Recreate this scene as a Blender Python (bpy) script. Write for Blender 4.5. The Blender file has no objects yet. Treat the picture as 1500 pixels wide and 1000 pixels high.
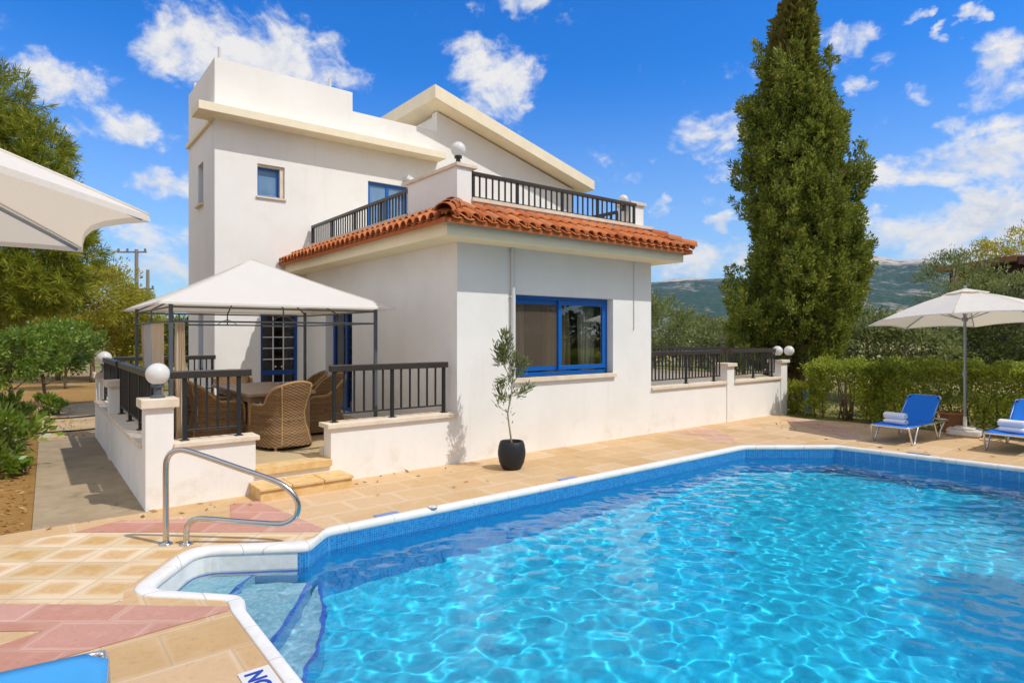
import bpy, bmesh, math, random
import numpy as np
from mathutils import Vector, Matrix
from mathutils.geometry import tessellate_polygon

SC = bpy.context.scene
COL = SC.collection
PI = math.pi
R = math.radians
WAVE = .00066
LPAR = (-6.104,-4.725,-.2758,2.327,2.849,1.50)
HAZE = 0.00007
SKYSAT, SKYTINT, SKYS, SKYH, CLOUDV = 1.40, (.60, 1.10, 1.50), .14, 5.6, 6.7
CLO, CHI, CLM, CLN = -.03, .27, .27, 1.25
SUNE, EXPO = 3.15, 0.0

# ------------------------------------------------------------------ camera frame (metres, house axes: x along the front wall, y away)
F_PX, EYE = 904.0, Vector((-5.007, -7.685, 1.9))
CU = Vector((0.7862, 0.6180)); CV = Vector((-0.6180, 0.7862))
HEAD = math.atan2(0.6180, 0.7862)

def spot(px, depth, z=0.0):
    """ground position seen under image column px at a given depth"""
    X = (px - 750.0) / F_PX * depth
    return Vector((EYE.x + X * CU.x + depth * CU.y, EYE.y + X * CV.x + depth * CV.y, z))

# ------------------------------------------------------------------ object helpers
def tag(o, label=None, cat=None, group=None, kind='thing'):
    if label: o['label'] = label
    if cat: o['category'] = cat
    if group: o['group'] = group
    if kind: o['kind'] = kind
    return o

def empty(name, loc, label, cat, group=None, rz=0.0):
    o = bpy.data.objects.new(name, None); COL.objects.link(o)
    o.location = loc; o.rotation_euler = (0, 0, rz); o.empty_display_size = 0.2
    return tag(o, label, cat, group)

def copy_tree(o, parent=None):
    c = o.copy(); COL.objects.link(c); c.parent = parent
    for ch in list(o.children): copy_tree(ch, c)
    return c

class MB:
    def __init__(self): self.v = []; self.f = []; self.m = []; self.cur = 0
    def add(self, vs, fs):
        b = len(self.v); self.v.extend([tuple(x) for x in vs])
        for f in fs: self.f.append(tuple(b + i for i in f)); self.m.append(self.cur)
        return self
    def box(self, x0, x1, y0, y1, z0, z1):
        return self.add([(x0,y0,z0),(x1,y0,z0),(x1,y1,z0),(x0,y1,z0),(x0,y0,z1),(x1,y0,z1),(x1,y1,z1),(x0,y1,z1)],
                        [(3,2,1,0),(4,5,6,7),(0,1,5,4),(1,2,6,5),(2,3,7,6),(3,0,4,7)])
    def prism(self, poly, z0, z1):
        """horizontal polygon (ccw) extruded in z"""
        n = len(poly)
        vs = [(p[0],p[1],z0) for p in poly] + [(p[0],p[1],z1) for p in poly]
        fs = [tuple(range(n-1,-1,-1)), tuple(range(n,2*n))] + [(i,(i+1)%n,n+(i+1)%n,n+i) for i in range(n)]
        return self.add(vs, fs)
    def vprism(self, poly, y0, y1):
        """polygon in x,z extruded along y"""
        n = len(poly)
        vs = [(p[0],y0,p[1]) for p in poly] + [(p[0],y1,p[1]) for p in poly]
        fs = [tuple(range(n)), tuple(range(2*n-1,n-1,-1))] + [((i+1)%n,i,n+i,n+(i+1)%n) for i in range(n)]
        return self.add(vs, fs)
    def tube(self, pts, r, n=10, cap=True, closed=False):
        P = [Vector(p) for p in pts]; k = len(P); rs = r if hasattr(r, '__len__') else [r]*k
        rings = []; prev = None
        for i, p in enumerate(P):
            if closed: t = (P[(i+1)%k] - P[i-1]).normalized()
            elif i == 0: t = (P[1]-P[0]).normalized()
            elif i == k-1: t = (P[-1]-P[-2]).normalized()
            else: t = ((P[i+1]-p).normalized() + (p-P[i-1]).normalized()).normalized()
            if prev is None:
                a = Vector((0,0,1)) if abs(t.z) < .9 else Vector((1,0,0))
                u = t.cross(a).normalized()
            else:
                u = (prev - t*prev.dot(t)).normalized()
            prev = u; w = t.cross(u)
            rings.append([p + (u*math.cos(2*PI*j/n) + w*math.sin(2*PI*j/n))*rs[i] for j in range(n)])
        vs = [q for ring in rings for q in ring]; fs = []
        for i in range(k if closed else k-1):
            a = i*n; b = ((i+1)%k)*n
            for j in range(n): fs.append((a+j, a+(j+1)%n, b+(j+1)%n, b+j))
        if cap and not closed:
            fs.append(tuple(range(n-1,-1,-1))); fs.append(tuple((k-1)*n+j for j in range(n)))
        return self.add(vs, fs)
    def lathe(self, prof, n=24, c=(0,0,0), cap=True):
        vs = []; fs = []; k = len(prof)
        for (r, z) in prof:
            for j in range(n):
                a = 2*PI*j/n; vs.append((c[0]+r*math.cos(a), c[1]+r*math.sin(a), c[2]+z))
        for i in range(k-1):
            for j in range(n): fs.append((i*n+j, i*n+(j+1)%n, (i+1)*n+(j+1)%n, (i+1)*n+j))
        if cap:
            fs.append(tuple(range(n-1,-1,-1))); fs.append(tuple((k-1)*n+j for j in range(n)))
        return self.add(vs, fs)
    def ball(self, c, r, n=24, m=14):
        return self.lathe([(max(1e-4, r*math.sin(PI*i/m)), -r*math.cos(PI*i/m)) for i in range(m+1)], n, c, cap=False)
    def wall(self, axis, a0, a1, d0, d1, z0, z1, holes=()):
        """wall panel along x ('x') or y ('y'), d0..d1 its thickness, rectangular holes (a0,a1,z0,z1)"""
        A = sorted({a0, a1, *[h[0] for h in holes], *[h[1] for h in holes]}); A = [a for a in A if a0 <= a <= a1]
        Z = sorted({z0, z1, *[h[2] for h in holes], *[h[3] for h in holes]}); Z = [z for z in Z if z0 <= z <= z1]
        def full(i, j):
            if i < 0 or j < 0 or i >= len(A)-1 or j >= len(Z)-1: return False
            x = (A[i]+A[i+1])/2; y = (Z[j]+Z[j+1])/2
            return not any(h[0] < x < h[1] and h[2] < y < h[3] for h in holes)
        idx = {}; vs = []; fs = []
        def V(i, j, d):
            k = (i, j, d)
            if k not in idx:
                idx[k] = len(vs); dd = d1 if d else d0
                vs.append((A[i], dd, Z[j]) if axis == 'x' else (dd, A[i], Z[j]))
            return idx[k]
        for i in range(len(A)-1):
            for j in range(len(Z)-1):
                if not full(i, j): continue
                fs.append((V(i,j,0),V(i+1,j,0),V(i+1,j+1,0),V(i,j+1,0)))
                fs.append((V(i,j+1,1),V(i+1,j+1,1),V(i+1,j,1),V(i,j,1)))
                if not full(i-1,j): fs.append((V(i,j,1),V(i,j,0),V(i,j+1,0),V(i,j+1,1)))
                if not full(i+1,j): fs.append((V(i+1,j,0),V(i+1,j,1),V(i+1,j+1,1),V(i+1,j+1,0)))
                if not full(i,j-1): fs.append((V(i,j,0),V(i,j,1),V(i+1,j,1),V(i+1,j,0)))
                if not full(i,j+1): fs.append((V(i,j+1,0),V(i+1,j+1,0),V(i+1,j+1,1),V(i,j+1,1)))
        return self.add(vs, fs)
    def build(self, name, mats, parent=None, smooth=False, bevel=0.0, world=True, fix=True, seg=2):
        me = bpy.data.meshes.new(name)
        off = parent.matrix_basis.translation if (parent is not None and world) else Vector((0,0,0))
        if parent is not None and world and parent.parent is not None: off = Vector((0,0,0)) + TOT(parent)
        me.from_pydata([(x-off.x, y-off.y, z-off.z) for x, y, z in self.v], [], self.f)
        mats = mats if isinstance(mats, (list, tuple)) else [mats]
        for m in mats: me.materials.append(m)
        if len(mats) > 1: me.polygons.foreach_set('material_index', self.m)
        if fix:
            bm = bmesh.new(); bm.from_mesh(me); bmesh.ops.recalc_face_normals(bm, faces=bm.faces); bm.to_mesh(me); bm.free()
        if smooth: me.polygons.foreach_set('use_smooth', [True]*len(me.polygons))
        me.update()
        o = bpy.data.objects.new(name, me); COL.objects.link(o)
        if parent is not None: o.parent = parent
        if bevel:
            b = o.modifiers.new('bevel', 'BEVEL'); b.width = bevel; b.segments = seg; b.limit_method = 'ANGLE'; b.angle_limit = R(40)
        return o

def TOT(o):
    t = Vector(o.location)
    while o.parent is not None: o = o.parent; t += Vector(o.location)
    return t

def np_mesh(name, V, F, mat, parent=None, smooth=False):
    """V (n,3) float, F (m,k) int"""
    V = np.asarray(V, np.float32); F = np.asarray(F, np.int32); k = F.shape[1]
    if parent is not None: V = V - np.array(TOT(parent), np.float32)
    me = bpy.data.meshes.new(name)
    me.vertices.add(len(V)); me.vertices.foreach_set('co', V.ravel())
    me.loops.add(F.size); me.loops.foreach_set('vertex_index', F.ravel())
    me.polygons.add(len(F)); me.polygons.foreach_set('loop_start', np.arange(0, F.size, k, dtype=np.int32))
    me.update(calc_edges=True); me.validate()
    if smooth: me.polygons.foreach_set('use_smooth', [True]*len(me.polygons))
    me.materials.append(mat)
    o = bpy.data.objects.new(name, me); COL.objects.link(o)
    if parent is not None: o.parent = parent
    return o

def round_poly(poly, radii, n=5):
    out = []; k = len(poly)
    for i in range(k):
        p = Vector(poly[i]); a = Vector(poly[i-1]); b = Vector(poly[(i+1)%k]); r = radii[i]
        if r <= 0:
            out.extend([p.copy() for _ in range(1)]); continue
        da = (a-p).normalized(); db = (b-p).normalized()
        r = min(r, (a-p).length*.45, (b-p).length*.45)
        p0 = p+da*r; p1 = p+db*r
        for j in range(n+1):
            t = j/n; out.append(p0*(1-t)**2 + p*2*t*(1-t) + p1*t*t)
    return out

# ------------------------------------------------------------------ material helpers
class NT:
    def __init__(self, name):
        self.mat = bpy.data.materials.new(name); self.mat.use_nodes = True
        self.t = self.mat.node_tree; self.t.nodes.clear()
        self.out = self.t.nodes.new('ShaderNodeOutputMaterial')
    def n(self, typ, ins=None, **props):
        nd = self.t.nodes.new('ShaderNode'+typ)
        for k, v in props.items(): setattr(nd, k, v)
        for k, v in (ins or {}).items(): self.set(nd.inputs[k], v)
        return nd
    def set(self, sock, v):
        if isinstance(v, bpy.types.NodeSocket): self.t.links.new(v, sock)
        elif isinstance(v, bpy.types.Node): self.t.links.new(v.outputs[0], sock)
        else:
            if isinstance(v, (tuple, list)) and len(v) == 3 and sock.type == 'RGBA': v = (*v, 1)
            sock.default_value = v
    def math(self, op, a, b=None, c=None, clamp=False):
        nd = self.t.nodes.new('ShaderNodeMath'); nd.operation = op; nd.use_clamp = clamp
        for i, v in enumerate((a, b, c)):
            if v is not None: self.set(nd.inputs[i], v)
        return nd.outputs[0]
    def mix(self, fac, a, b, blend='MIX'):
        nd = self.t.nodes.new('ShaderNodeMix'); nd.data_type = 'RGBA'; nd.blend_type = blend
        self.set(nd.inputs[0], fac); self.set(nd.inputs[6], a); self.set(nd.inputs[7], b)
        return nd.outputs[2]
    def ramp(self, fac, stops, interp='LINEAR'):
        nd = self.t.nodes.new('ShaderNodeValToRGB'); self.set(nd.inputs[0], fac); cr = nd.color_ramp; cr.interpolation = interp
        while len(cr.elements) < len(stops): cr.elements.new(0.5)
        for e, (p, c) in zip(cr.elements, stops):
            e.position = p; e.color = (*c, 1) if len(c) == 3 else c
        return nd.outputs[0]
    def noise(self, scale, detail=4, rough=.55, vec=None, dist=0.0):
        nd = self.n('TexNoise', {'Scale': scale, 'Detail': detail, 'Roughness': rough, 'Distortion': dist})
        if vec is not None: self.set(nd.inputs['Vector'], vec)
        return nd.outputs[0]
    def smooth(self, x, lo, hi):
        nd = self.t.nodes.new('ShaderNodeMapRange'); nd.interpolation_type = 'SMOOTHSTEP'
        self.set(nd.inputs[0], x); nd.inputs[1].default_value = lo; nd.inputs[2].default_value = hi
        return nd.outputs[0]
    def obj(self): return self.n('TexCoord').outputs['Object']
    def pos(self): return self.n('NewGeometry').outputs['Position']
    def rnd(self): return self.n('NewGeometry').outputs['Random Per Island']
    def bump(self, h, strength=.3, dist=.01):
        return self.n('Bump', {'Height': h, 'Strength': strength, 'Distance': dist}).outputs[0]
    def bsdf(self, color, rough=.6, spec=.3, normal=None, metal=0.0, **kw):
        ins = {'Base Color': color, 'Roughness': rough, 'Specular IOR Level': spec, 'Metallic': metal}
        for k, v in kw.items(): ins[k.replace('_', ' ')] = v
        if normal is not None: ins['Normal'] = normal
        b = self.n('BsdfPrincipled', ins); self.t.links.new(b.outputs[0], self.out.inputs[0]); return b
    def surf(self, sh): self.set(self.out.inputs[0], sh); return self.mat

def simple(name, color, rough=.5, spec=.4, metal=0., var=.06, scale=8., bumps=0.):
    t = NT(name); p = t.obj(); nz = t.noise(scale, 5, .6, p)
    dark = tuple(max(0, c*(1-var*2)) for c in color); lite = tuple(min(1, c*(1+var)) for c in color)
    t.bsdf(t.mix(nz, dark, lite), t.math('ADD', rough-.06, t.math('MULTIPLY', nz, .12)), spec, t.bump(t.noise(scale*12, 3, .6, p), bumps, .004) if bumps else None, metal)
    return t.mat

def stucco(name, a=(.875,.86,.83), b=(.825,.805,.77), dirt=True):
    t = NT(name); p = t.pos()
    n1 = t.noise(.9, 5, .6, p); col = t.mix(t.smooth(n1, .35, .7), a, b)
    if dirt:
        z = t.n('SeparateXYZ', {0: p}).outputs[2]
        low = t.smooth(z, .75, .0); st = t.math('MULTIPLY', low, t.smooth(t.noise(2.6, 6, .7, p), .5, .72))
        col = t.mix(t.math('MULTIPLY', st, .36), col, (.62,.50,.36))
        streak = t.n('Mapping', {'Vector': p, 'Scale': (7,7,.45)}).outputs[0]
        col = t.mix(t.math('MULTIPLY', t.smooth(t.noise(1.0, 4, .6, streak), .56, .8), .11), col, (.52,.47,.40))
    h = t.math('ADD', t.math('MULTIPLY', t.noise(45, 4, .7, p), .5), t.math('MULTIPLY', t.noise(4, 3, .5, p), .9))
    t.bsdf(col, .85, .15, t.bump(h, .40, .014)); return t.mat

def leafmat(name, c0, c1, c2, trans=.35, rough=.5, spec=.25, mid=4.5):
    t = NT(name); r = t.rnd(); p = t.pos()
    big = t.math('ADD', t.math('MULTIPLY', t.noise(1.1, 3, .5, p), .5), t.math('MULTIPLY', t.noise(mid, 2, .5, p), .8))
    f = t.math('ADD', t.math('MULTIPLY', r, .42), t.math('MULTIPLY', t.math('SUBTRACT', big, .21), .66))
    col = t.ramp(f, [(.15, c0), (.5, c1), (.85, c2)])
    b = t.n('BsdfPrincipled', {'Base Color': col, 'Roughness': rough, 'Specular IOR Level': spec})
    tr = t.n('BsdfTranslucent', {'Color': t.mix(.5, col, tuple(min(1, c*1.6) for c in c2))})
    t.surf(t.n('MixShader', {0: trans, 1: b.outputs[0], 2: tr.outputs[0]}).outputs[0]); return t.mat

def bark(name, a, b):
    t = NT(name); p = t.n('Mapping', {'Vector': t.obj(), 'Scale': (1,1,.25)}).outputs[0]
    n = t.noise(14, 6, .7, p); t.bsdf(t.mix(t.smooth(n,.35,.65), a, b), .9, .1, t.bump(n, .8, .02)); return t.mat

M = {}
M['stucco'] = stucco('white_stucco')
M['cream'] = simple('cream_render', (.92,.82,.62), .85, .15, var=.07, scale=3, bumps=.15)
M['fascia'] = simple('ivory_fascia', (.95,.83,.57), .85, .15, var=.07, scale=2.5, bumps=.15)
M['interior'] = simple('interior_plaster', (.42,.36,.28), .9, .1)
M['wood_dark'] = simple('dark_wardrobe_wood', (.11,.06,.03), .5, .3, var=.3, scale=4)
M['blue'] = simple('blue_frame_paint', (.004,.125,.48), .3, .5, var=.05)
M['navy'] = simple('deep_blue_door_paint', (.004,.065,.30), .35, .5, var=.06)
M['white_metal'] = simple('white_metal', (.8,.8,.8), .4, .5)
M['black'] = simple('black_painted_steel', (.022,.022,.024), .38, .5, var=.15)
M['railtop'] = simple('dark_brown_handrail', (.045,.036,.030), .34, .5, var=.2, scale=5)
M['grey_metal'] = simple('grey_steel', (.10,.115,.135), .4, .5, var=.1)
M['pole'] = simple('grey_pole', (.33,.35,.37), .35, .5, metal=.6)
M['steel'] = simple('brushed_stainless', (.62,.58,.53), .20, .5, metal=1., var=.05)
M['alu'] = simple('aluminium_tube', (.78,.76,.73), .28, .5, metal=.75, var=.08)
M['soil'] = simple('potting_soil', (.10,.065,.04), .95, .1, var=.4, scale=30, bumps=.6)
M['pot'] = simple('charcoal_pot', (.018,.020,.024), .55, .4, var=.15, scale=10, bumps=.1)
M['terracotta'] = simple('terracotta', (.36,.17,.08), .8, .2, var=.15)
M['towel'] = simple('white_towel', (.86,.87,.90), .95, .1, var=.03, scale=60, bumps=.5)
M['plastic'] = simple('white_plastic_base', (.72,.68,.62), .6, .3, var=.1)
M['grey_plastic'] = simple('pvc_pipe', (.68,.68,.66), .6, .3)
M['rubber'] = simple('black_rubber', (.015,.015,.015), .6, .3)
M['dark_wood'] = simple('dark_brown_timber', (.07,.03,.02), .7, .2, var=.25)
M['weather_wood'] = simple('weathered_pole_wood', (.30,.25,.20), .9, .1, var=.2)
M['bluetile'] = simple('blue_ceramic_marker', (.13,.26,.58), .3, .5, var=.2, scale=14)
M['signwhite'] = simple('white_ceramic', (.78,.77,.75), .35, .5)
M['letter'] = simple('blue_lettering', (.01,.06,.42), .4, .4)

def stone(name, a, b, scale=6):
    t = NT(name); p = t.pos(); n = t.noise(scale, 6, .65, p); n2 = t.noise(scale*7, 4, .6, p)
    col = t.mix(t.smooth(n, .35, .7), a, b); col = t.mix(t.math('MULTIPLY', t.smooth(n2, .62, .75), .35), col, tuple(c*.6 for c in b))
    t.bsdf(col, .8, .2, t.bump(n2, .25, .008)); return t.mat
M['capstone'] = stone('travertine_cap', (.80,.70,.57), (.70,.58,.44))
def coping_mat():
    t = NT('white_pool_coping'); p = t.pos(); n = t.noise(4, 6, .65, p); nf = t.noise(40, 4, .65, p); s = t.n('SeparateXYZ', {0: p})
    def line(x): f = t.math('FRACT', t.math('DIVIDE', x, .5)); return t.smooth(t.math('MINIMUM', f, t.math('SUBTRACT', 1., f)), .010, .003)
    j = t.math('MAXIMUM', line(s.outputs[0]), line(s.outputs[1])); col = t.mix(t.smooth(n, .3, .7), (.84,.83,.81), (.74,.72,.69))
    col = t.mix(t.math('MULTIPLY', t.smooth(nf, .58, .74), .35), col, (.55,.52,.47)); col = t.mix(t.math('MULTIPLY', j, .7), col, (.40,.38,.35))
    t.bsdf(col, t.math('ADD', .45, t.math('MULTIPLY', n, .35)), .3, t.bump(t.math('SUBTRACT', t.math('MULTIPLY', nf, .3), j), .35, .006)); return t.mat
M['coping'] = coping_mat()
M['plaster'] = stone('white_pool_plaster', (.82,.83,.83), (.70,.70,.68), 5)

def glass(name, tint=(.95,.97,.97), rough=.0, base=.96):
    t = NT(name)
    fr = t.n('Fresnel', {'IOR': 1.38}).outputs[0]
    tr = t.n('BsdfTransparent', {'Color': tuple(c*base for c in tint)}); gl = t.n('BsdfGlossy', {'Color': (1,1,1), 'Roughness': rough})
    t.surf(t.n('MixShader', {0: t.math('ADD', t.math('MULTIPLY', fr, .8), .01), 1: tr.outputs[0], 2: gl.outputs[0]}).outputs[0]); return t.mat
M['glass'] = glass('window_glass')
t = NT('upper_pane_painted_reflection'); t.bsdf(t.mix(t.noise(4,3,.5,t.n('Mapping', {'Vector': t.pos(), 'Scale': (1,1,.5)}).outputs[0]), (.10,.22,.40), (.24,.38,.56)), .06, .7); M['painted_reflection'] = t.mat  # opaque panes, pale blue reflection painted into the colour

def fabric(name, col, tcol, tw=.3, rough=.9):
    t = NT(name); p = t.pos(); n = t.noise(3, 4, .6, p); w = t.noise(220, 2, .5, p)
    c = t.mix(n, tuple(x*.93 for x in col), col); wr = t.noise(2.2, 5, .6, t.n('Mapping', {'Vector': p, 'Scale': (1,1,.4), 'Rotation': (0,0,.6)}).outputs[0], 1.5); nm = t.bump(t.math('ADD', t.math('MULTIPLY', wr, 5.), t.math('MULTIPLY', w, .5)), .30, .012)
    d = t.n('BsdfDiffuse', {'Color': c, 'Normal': nm}); tr = t.n('BsdfTranslucent', {'Color': tcol})
    t.surf(t.n('MixShader', {0: tw, 1: d.outputs[0], 2: tr.outputs[0]}).outputs[0]); return t.mat
M['canvas'] = fabric('cream_canvas', (.94,.91,.86), (1.,.86,.64), .36)
M['gazebo_canvas'] = fabric('gazebo_canvas', (.90,.88,.84), (.95,.82,.62), .33)
M['curtain'] = fabric('beige_curtain', (.82,.72,.58), (.85,.7,.5), .4)
M['curtain_white'] = fabric('pale_voile', (.62,.63,.66), (.7,.72,.76), .4)
M['drape_brown'] = fabric('brown_drape', (.56,.39,.21), (.45,.3,.15), .2)
t = NT('insect_screen'); t.surf(t.n('MixShader', {0: .26, 1: t.n('BsdfTransparent').outputs[0], 2: t.n('BsdfDiffuse', {'Color': (.22,.17,.13,1)}).outputs[0]}).outputs[0]); M['screen'] = t.mat
M['drape'] = fabric('window_drape', (.80,.72,.52), (.7,.6,.4), .3)

def sling(name, c):
    t = NT(name); p = t.obj(); w = t.noise(260, 2, .5, p); n = t.noise(3, 4, .6, p)
    t.bsdf(t.mix(n, tuple(x*.85 for x in c), c), .55, .35, t.bump(w, .3, .003)); return t.mat
M['sling'] = sling('royal_blue_mesh', (.0,.19,.80)); M['sling_pale'] = sling('pale_blue_mesh', (.075,.40,.82))  # second mesh is a paler blue, for the near lounger

def wicker(name):
    t = NT(name); p = t.obj(); s = t.n('SeparateXYZ', {0: p})
    ang = t.math('ARCTAN2', s.outputs[0], s.outputs[1])
    r1 = t.math('SINE', t.math('MULTIPLY', s.outputs[2], 2*PI/.040)); r2 = t.math('SINE', t.math('MULTIPLY', ang, 26.))
    weave = t.math('MULTIPLY', r1, r2); n = t.noise(18, 4, .7, p)
    h = t.math('ADD', t.math('MULTIPLY', weave, .5), .5)
    row = t.math('SNAP', s.outputs[2], .020)
    rn = t.n('TexWhiteNoise', {'W': row}, noise_dimensions='1D').outputs[0]
    c = t.mix(t.math('ADD', t.math('MULTIPLY', n, .6), t.math('MULTIPLY', rn, .4)), (.15,.080,.034), (.36,.225,.110))
    c = t.mix(t.math('MULTIPLY', t.math('SUBTRACT', 1., h), .35), c, (.10,.05,.02))
    t.bsdf(c, .6, .3, t.bump(h, .9, .012)); return t.mat
M['wicker'] = wicker('brown_wicker')
M['cane'] = simple('cane_edge', (.44,.27,.12), .55, .3, var=.2, scale=20)

def tabletop():
    t = NT('weathered_teak_top'); p = t.n('Mapping', {'Vector': t.obj(), 'Scale': (9,.7,1)}).outputs[0]
    n = t.noise(3, 6, .7, p); t.bsdf(t.mix(n, (.24,.15,.09), (.50,.37,.26)), .5, .35, t.bump(n, .3, .004)); return t.mat
M['teak'] = tabletop()

def roof_tile():
    t = NT('terracotta_roof_tile'); r = t.rnd(); p = t.pos(); n = t.noise(9, 6, .7, p)
    c = t.ramp(r, [(0., (.40,.105,.030)), (.4, (.55,.17,.052)), (.75, (.62,.235,.085)), (1., (.44,.17,.08))])
    c = t.mix(t.math('MULTIPLY', t.smooth(n, .5, .75), .5), c, (.27,.13,.08))
    t.bsdf(c, .75, .2, t.bump(t.noise(40, 3, .6, p), .2, .006)); return t.mat
M['roof_tile'] = roof_tile()

def paving(name, rot, sx, sy, stag, base, alt, edge, frame=.09, jw=.4):
    """stamped concrete slabs: pale frame round each slab, worn ochre centre"""
    t = NT(name); p = t.pos()
    q = t.n('Mapping', {'Vector': p, 'Rotation': (0,0,rot)}).outputs[0]
    w = t.n('TexNoise', {'Vector': p, 'Scale': 2.2, 'Detail': 3.}).outputs['Color']
    q = t.n('VectorMath', {0: q, 1: t.n('VectorMath', {0: w, 1: (.02,.02,0)}, operation='MULTIPLY').outputs[0]}, operation='ADD').outputs[0]
    s = t.n('SeparateXYZ', {0: q}); y = t.math('DIVIDE', s.outputs[1], sy); iy = t.math('FLOOR', y)
    x = t.math('ADD', t.math('DIVIDE', s.outputs[0], sx), t.math('MULTIPLY', t.math('MODULO', t.math('ABSOLUTE', iy), 2.), stag)); ix = t.math('FLOOR', x)
    fx = t.math('SUBTRACT', x, ix); fy = t.math('SUBTRACT', y, iy)
    dx = t.math('MULTIPLY', t.math('SUBTRACT', .5, t.math('ABSOLUTE', t.math('SUBTRACT', fx, .5))), sx)
    dy = t.math('MULTIPLY', t.math('SUBTRACT', .5, t.math('ABSOLUTE', t.math('SUBTRACT', fy, .5))), sy)
    d = t.math('MINIMUM', dx, dy)
    cell = t.n('CombineXYZ', {0: ix, 1: iy}).outputs[0]
    rn = t.n('TexWhiteNoise', {'Vector': cell}, noise_dimensions='2D').outputs[0]
    n = t.noise(5, 6, .7, p); nb = t.noise(.7, 4, .6, p); nf = t.noise(24, 5, .75, p, .6)
    dd = t.math('ADD', d, t.math('MULTIPLY', t.math('SUBTRACT', n, .5), frame*1.2))
    centre = t.smooth(dd, frame*.35, frame*1.1)
    c_in = t.mix(t.math('ADD', t.math('MULTIPLY', rn, .55), t.math('MULTIPLY', n, .45)), base, alt)
    c_in = t.mix(t.math('MULTIPLY', t.smooth(t.noise(9, 5, .75, p, 1.2), .50, .70), .55), c_in, edge)
    c_in = t.mix(t.math('MULTIPLY', t.smooth(nf, .47, .30), .55), c_in, tuple(k*.70 for k in alt))
    c = t.mix(t.math('MULTIPLY', centre, t.smooth(t.math('ADD', n, t.math('MULTIPLY', rn, .35)), .25, .62)), edge, c_in)
    c = t.mix(t.math('MULTIPLY', t.smooth(nb, .46, .72), .45), c, tuple(k*.82 for k in alt)); c = t.mix(t.math('MULTIPLY', t.smooth(t.noise(1.6, 5, .65, p, 1.), .55, .75), .38), c, tuple(min(1, k*1.06) for k in edge))
    c = t.n('HueSaturation', {'Value': t.math('MULTIPLY_ADD', rn, .20, .90), 'Saturation': t.math('MULTIPLY_ADD', rn, -.22, 1.06), 'Color': c}).outputs[0]
    joint = t.smooth(d, .0095, .003)
    c = t.mix(t.math('MULTIPLY', joint, jw), c, (.42,.32,.22))
    sp = t.smooth(t.noise(70, 3, .6, p), .68, .76); c = t.mix(t.math('MULTIPLY', sp, .3), c, (.25,.17,.10))
    h = t.math('SUBTRACT', t.math('MULTIPLY', nf, .35), joint)
    t.bsdf(c, t.math('SUBTRACT', .86, t.math('MULTIPLY', n, .15)), .22, t.bump(h, .35, .012)); return t.mat
OCHRE = ((.66,.43,.18), (.58,.32,.105), (.72,.55,.34))
M['deck'] = paving('ochre_stamped_paving', 0., .62, .46, .5, (.67,.46,.25), (.59,.365,.17), (.69,.50,.30), .035, .32)
M['deck_diag'] = paving('ochre_diagonal_paving', R(38), .40, .36, 0., *OCHRE, .105)
ROSE = ((.58,.29,.215), (.52,.235,.17), (.61,.345,.265))
M['rose'] = paving('rose_stamped_paving', R(38), .62, .36, .5, *ROSE, .035, .15)
M['rose_far'] = paving('faded_rose_paving', R(38), .62, .46, .5, (.63,.37,.25), (.57,.30,.20), (.67,.46,.32), .04, .2)

def ground_mat():
    t = NT('garden_ground'); p = t.pos(); s = t.n('SeparateXYZ', {0: p})
    n = t.noise(.5, 6, .65, p); nf = t.noise(7, 6, .7, p); nn = t.noise(60, 3, .7, p)
    soil = t.mix(nf, (.26,.13,.035), (.50,.285,.095)); soil = t.mix(t.math('MULTIPLY', t.smooth(nn, .58, .7), .5), soil, (.50,.38,.22))
    grass = t.mix(nf, (.07,.10,.02), (.26,.24,.07)); dry = t.mix(nf, (.35,.27,.13), (.50,.40,.22))
    far = t.mix(t.smooth(t.noise(.06, 5, .6, p), .42, .6), grass, dry)
    left = t.smooth(t.math('ADD', s.outputs[0], t.math('MULTIPLY', n, 1.)), -1., -3.)
    vfar = t.smooth(s.outputs[1], 14., 26.)
    c = t.mix(left, far, t.mix(vfar, soil, t.mix(t.smooth(n, .4, .6), dry, soil)))
    t.bsdf(c, .95, .08, t.bump(t.math('ADD', nf, t.math('MULTIPLY', nn, .5)), .8, .05)); return t.mat
M['ground'] = ground_mat()

def concrete(name, a, b):
    t = NT(name); p = t.pos(); n = t.noise(1.6, 7, .7, p); nf = t.noise(30, 4, .7, p); nd = t.noise(3.5, 5, .7, p, 1.)
    c = t.mix(t.smooth(n, .3, .7), a, b); c = t.mix(t.math('MULTIPLY', t.smooth(nd, .55, .72), .55), c, tuple(k*.5 for k in b))
    c = t.mix(t.math('MULTIPLY', t.smooth(nf, .6, .75), .3), c, (.5,.45,.36))
    t.bsdf(c, .9, .15, t.bump(t.math('ADD', nf, n), .5, .012)); return t.mat
M['concrete'] = concrete('path_concrete', (.43,.335,.215), (.32,.24,.15))
M['sandpath'] = concrete('sandy_path', (.58,.43,.25), (.44,.30,.15))
M['terrace'] = simple('terrace_tiles', (.62,.48,.29), .45, .35, var=.12, scale=2)
M['sandstone'] = stone('sandstone_step', (.76,.55,.28), (.66,.42,.17), 7)

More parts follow.
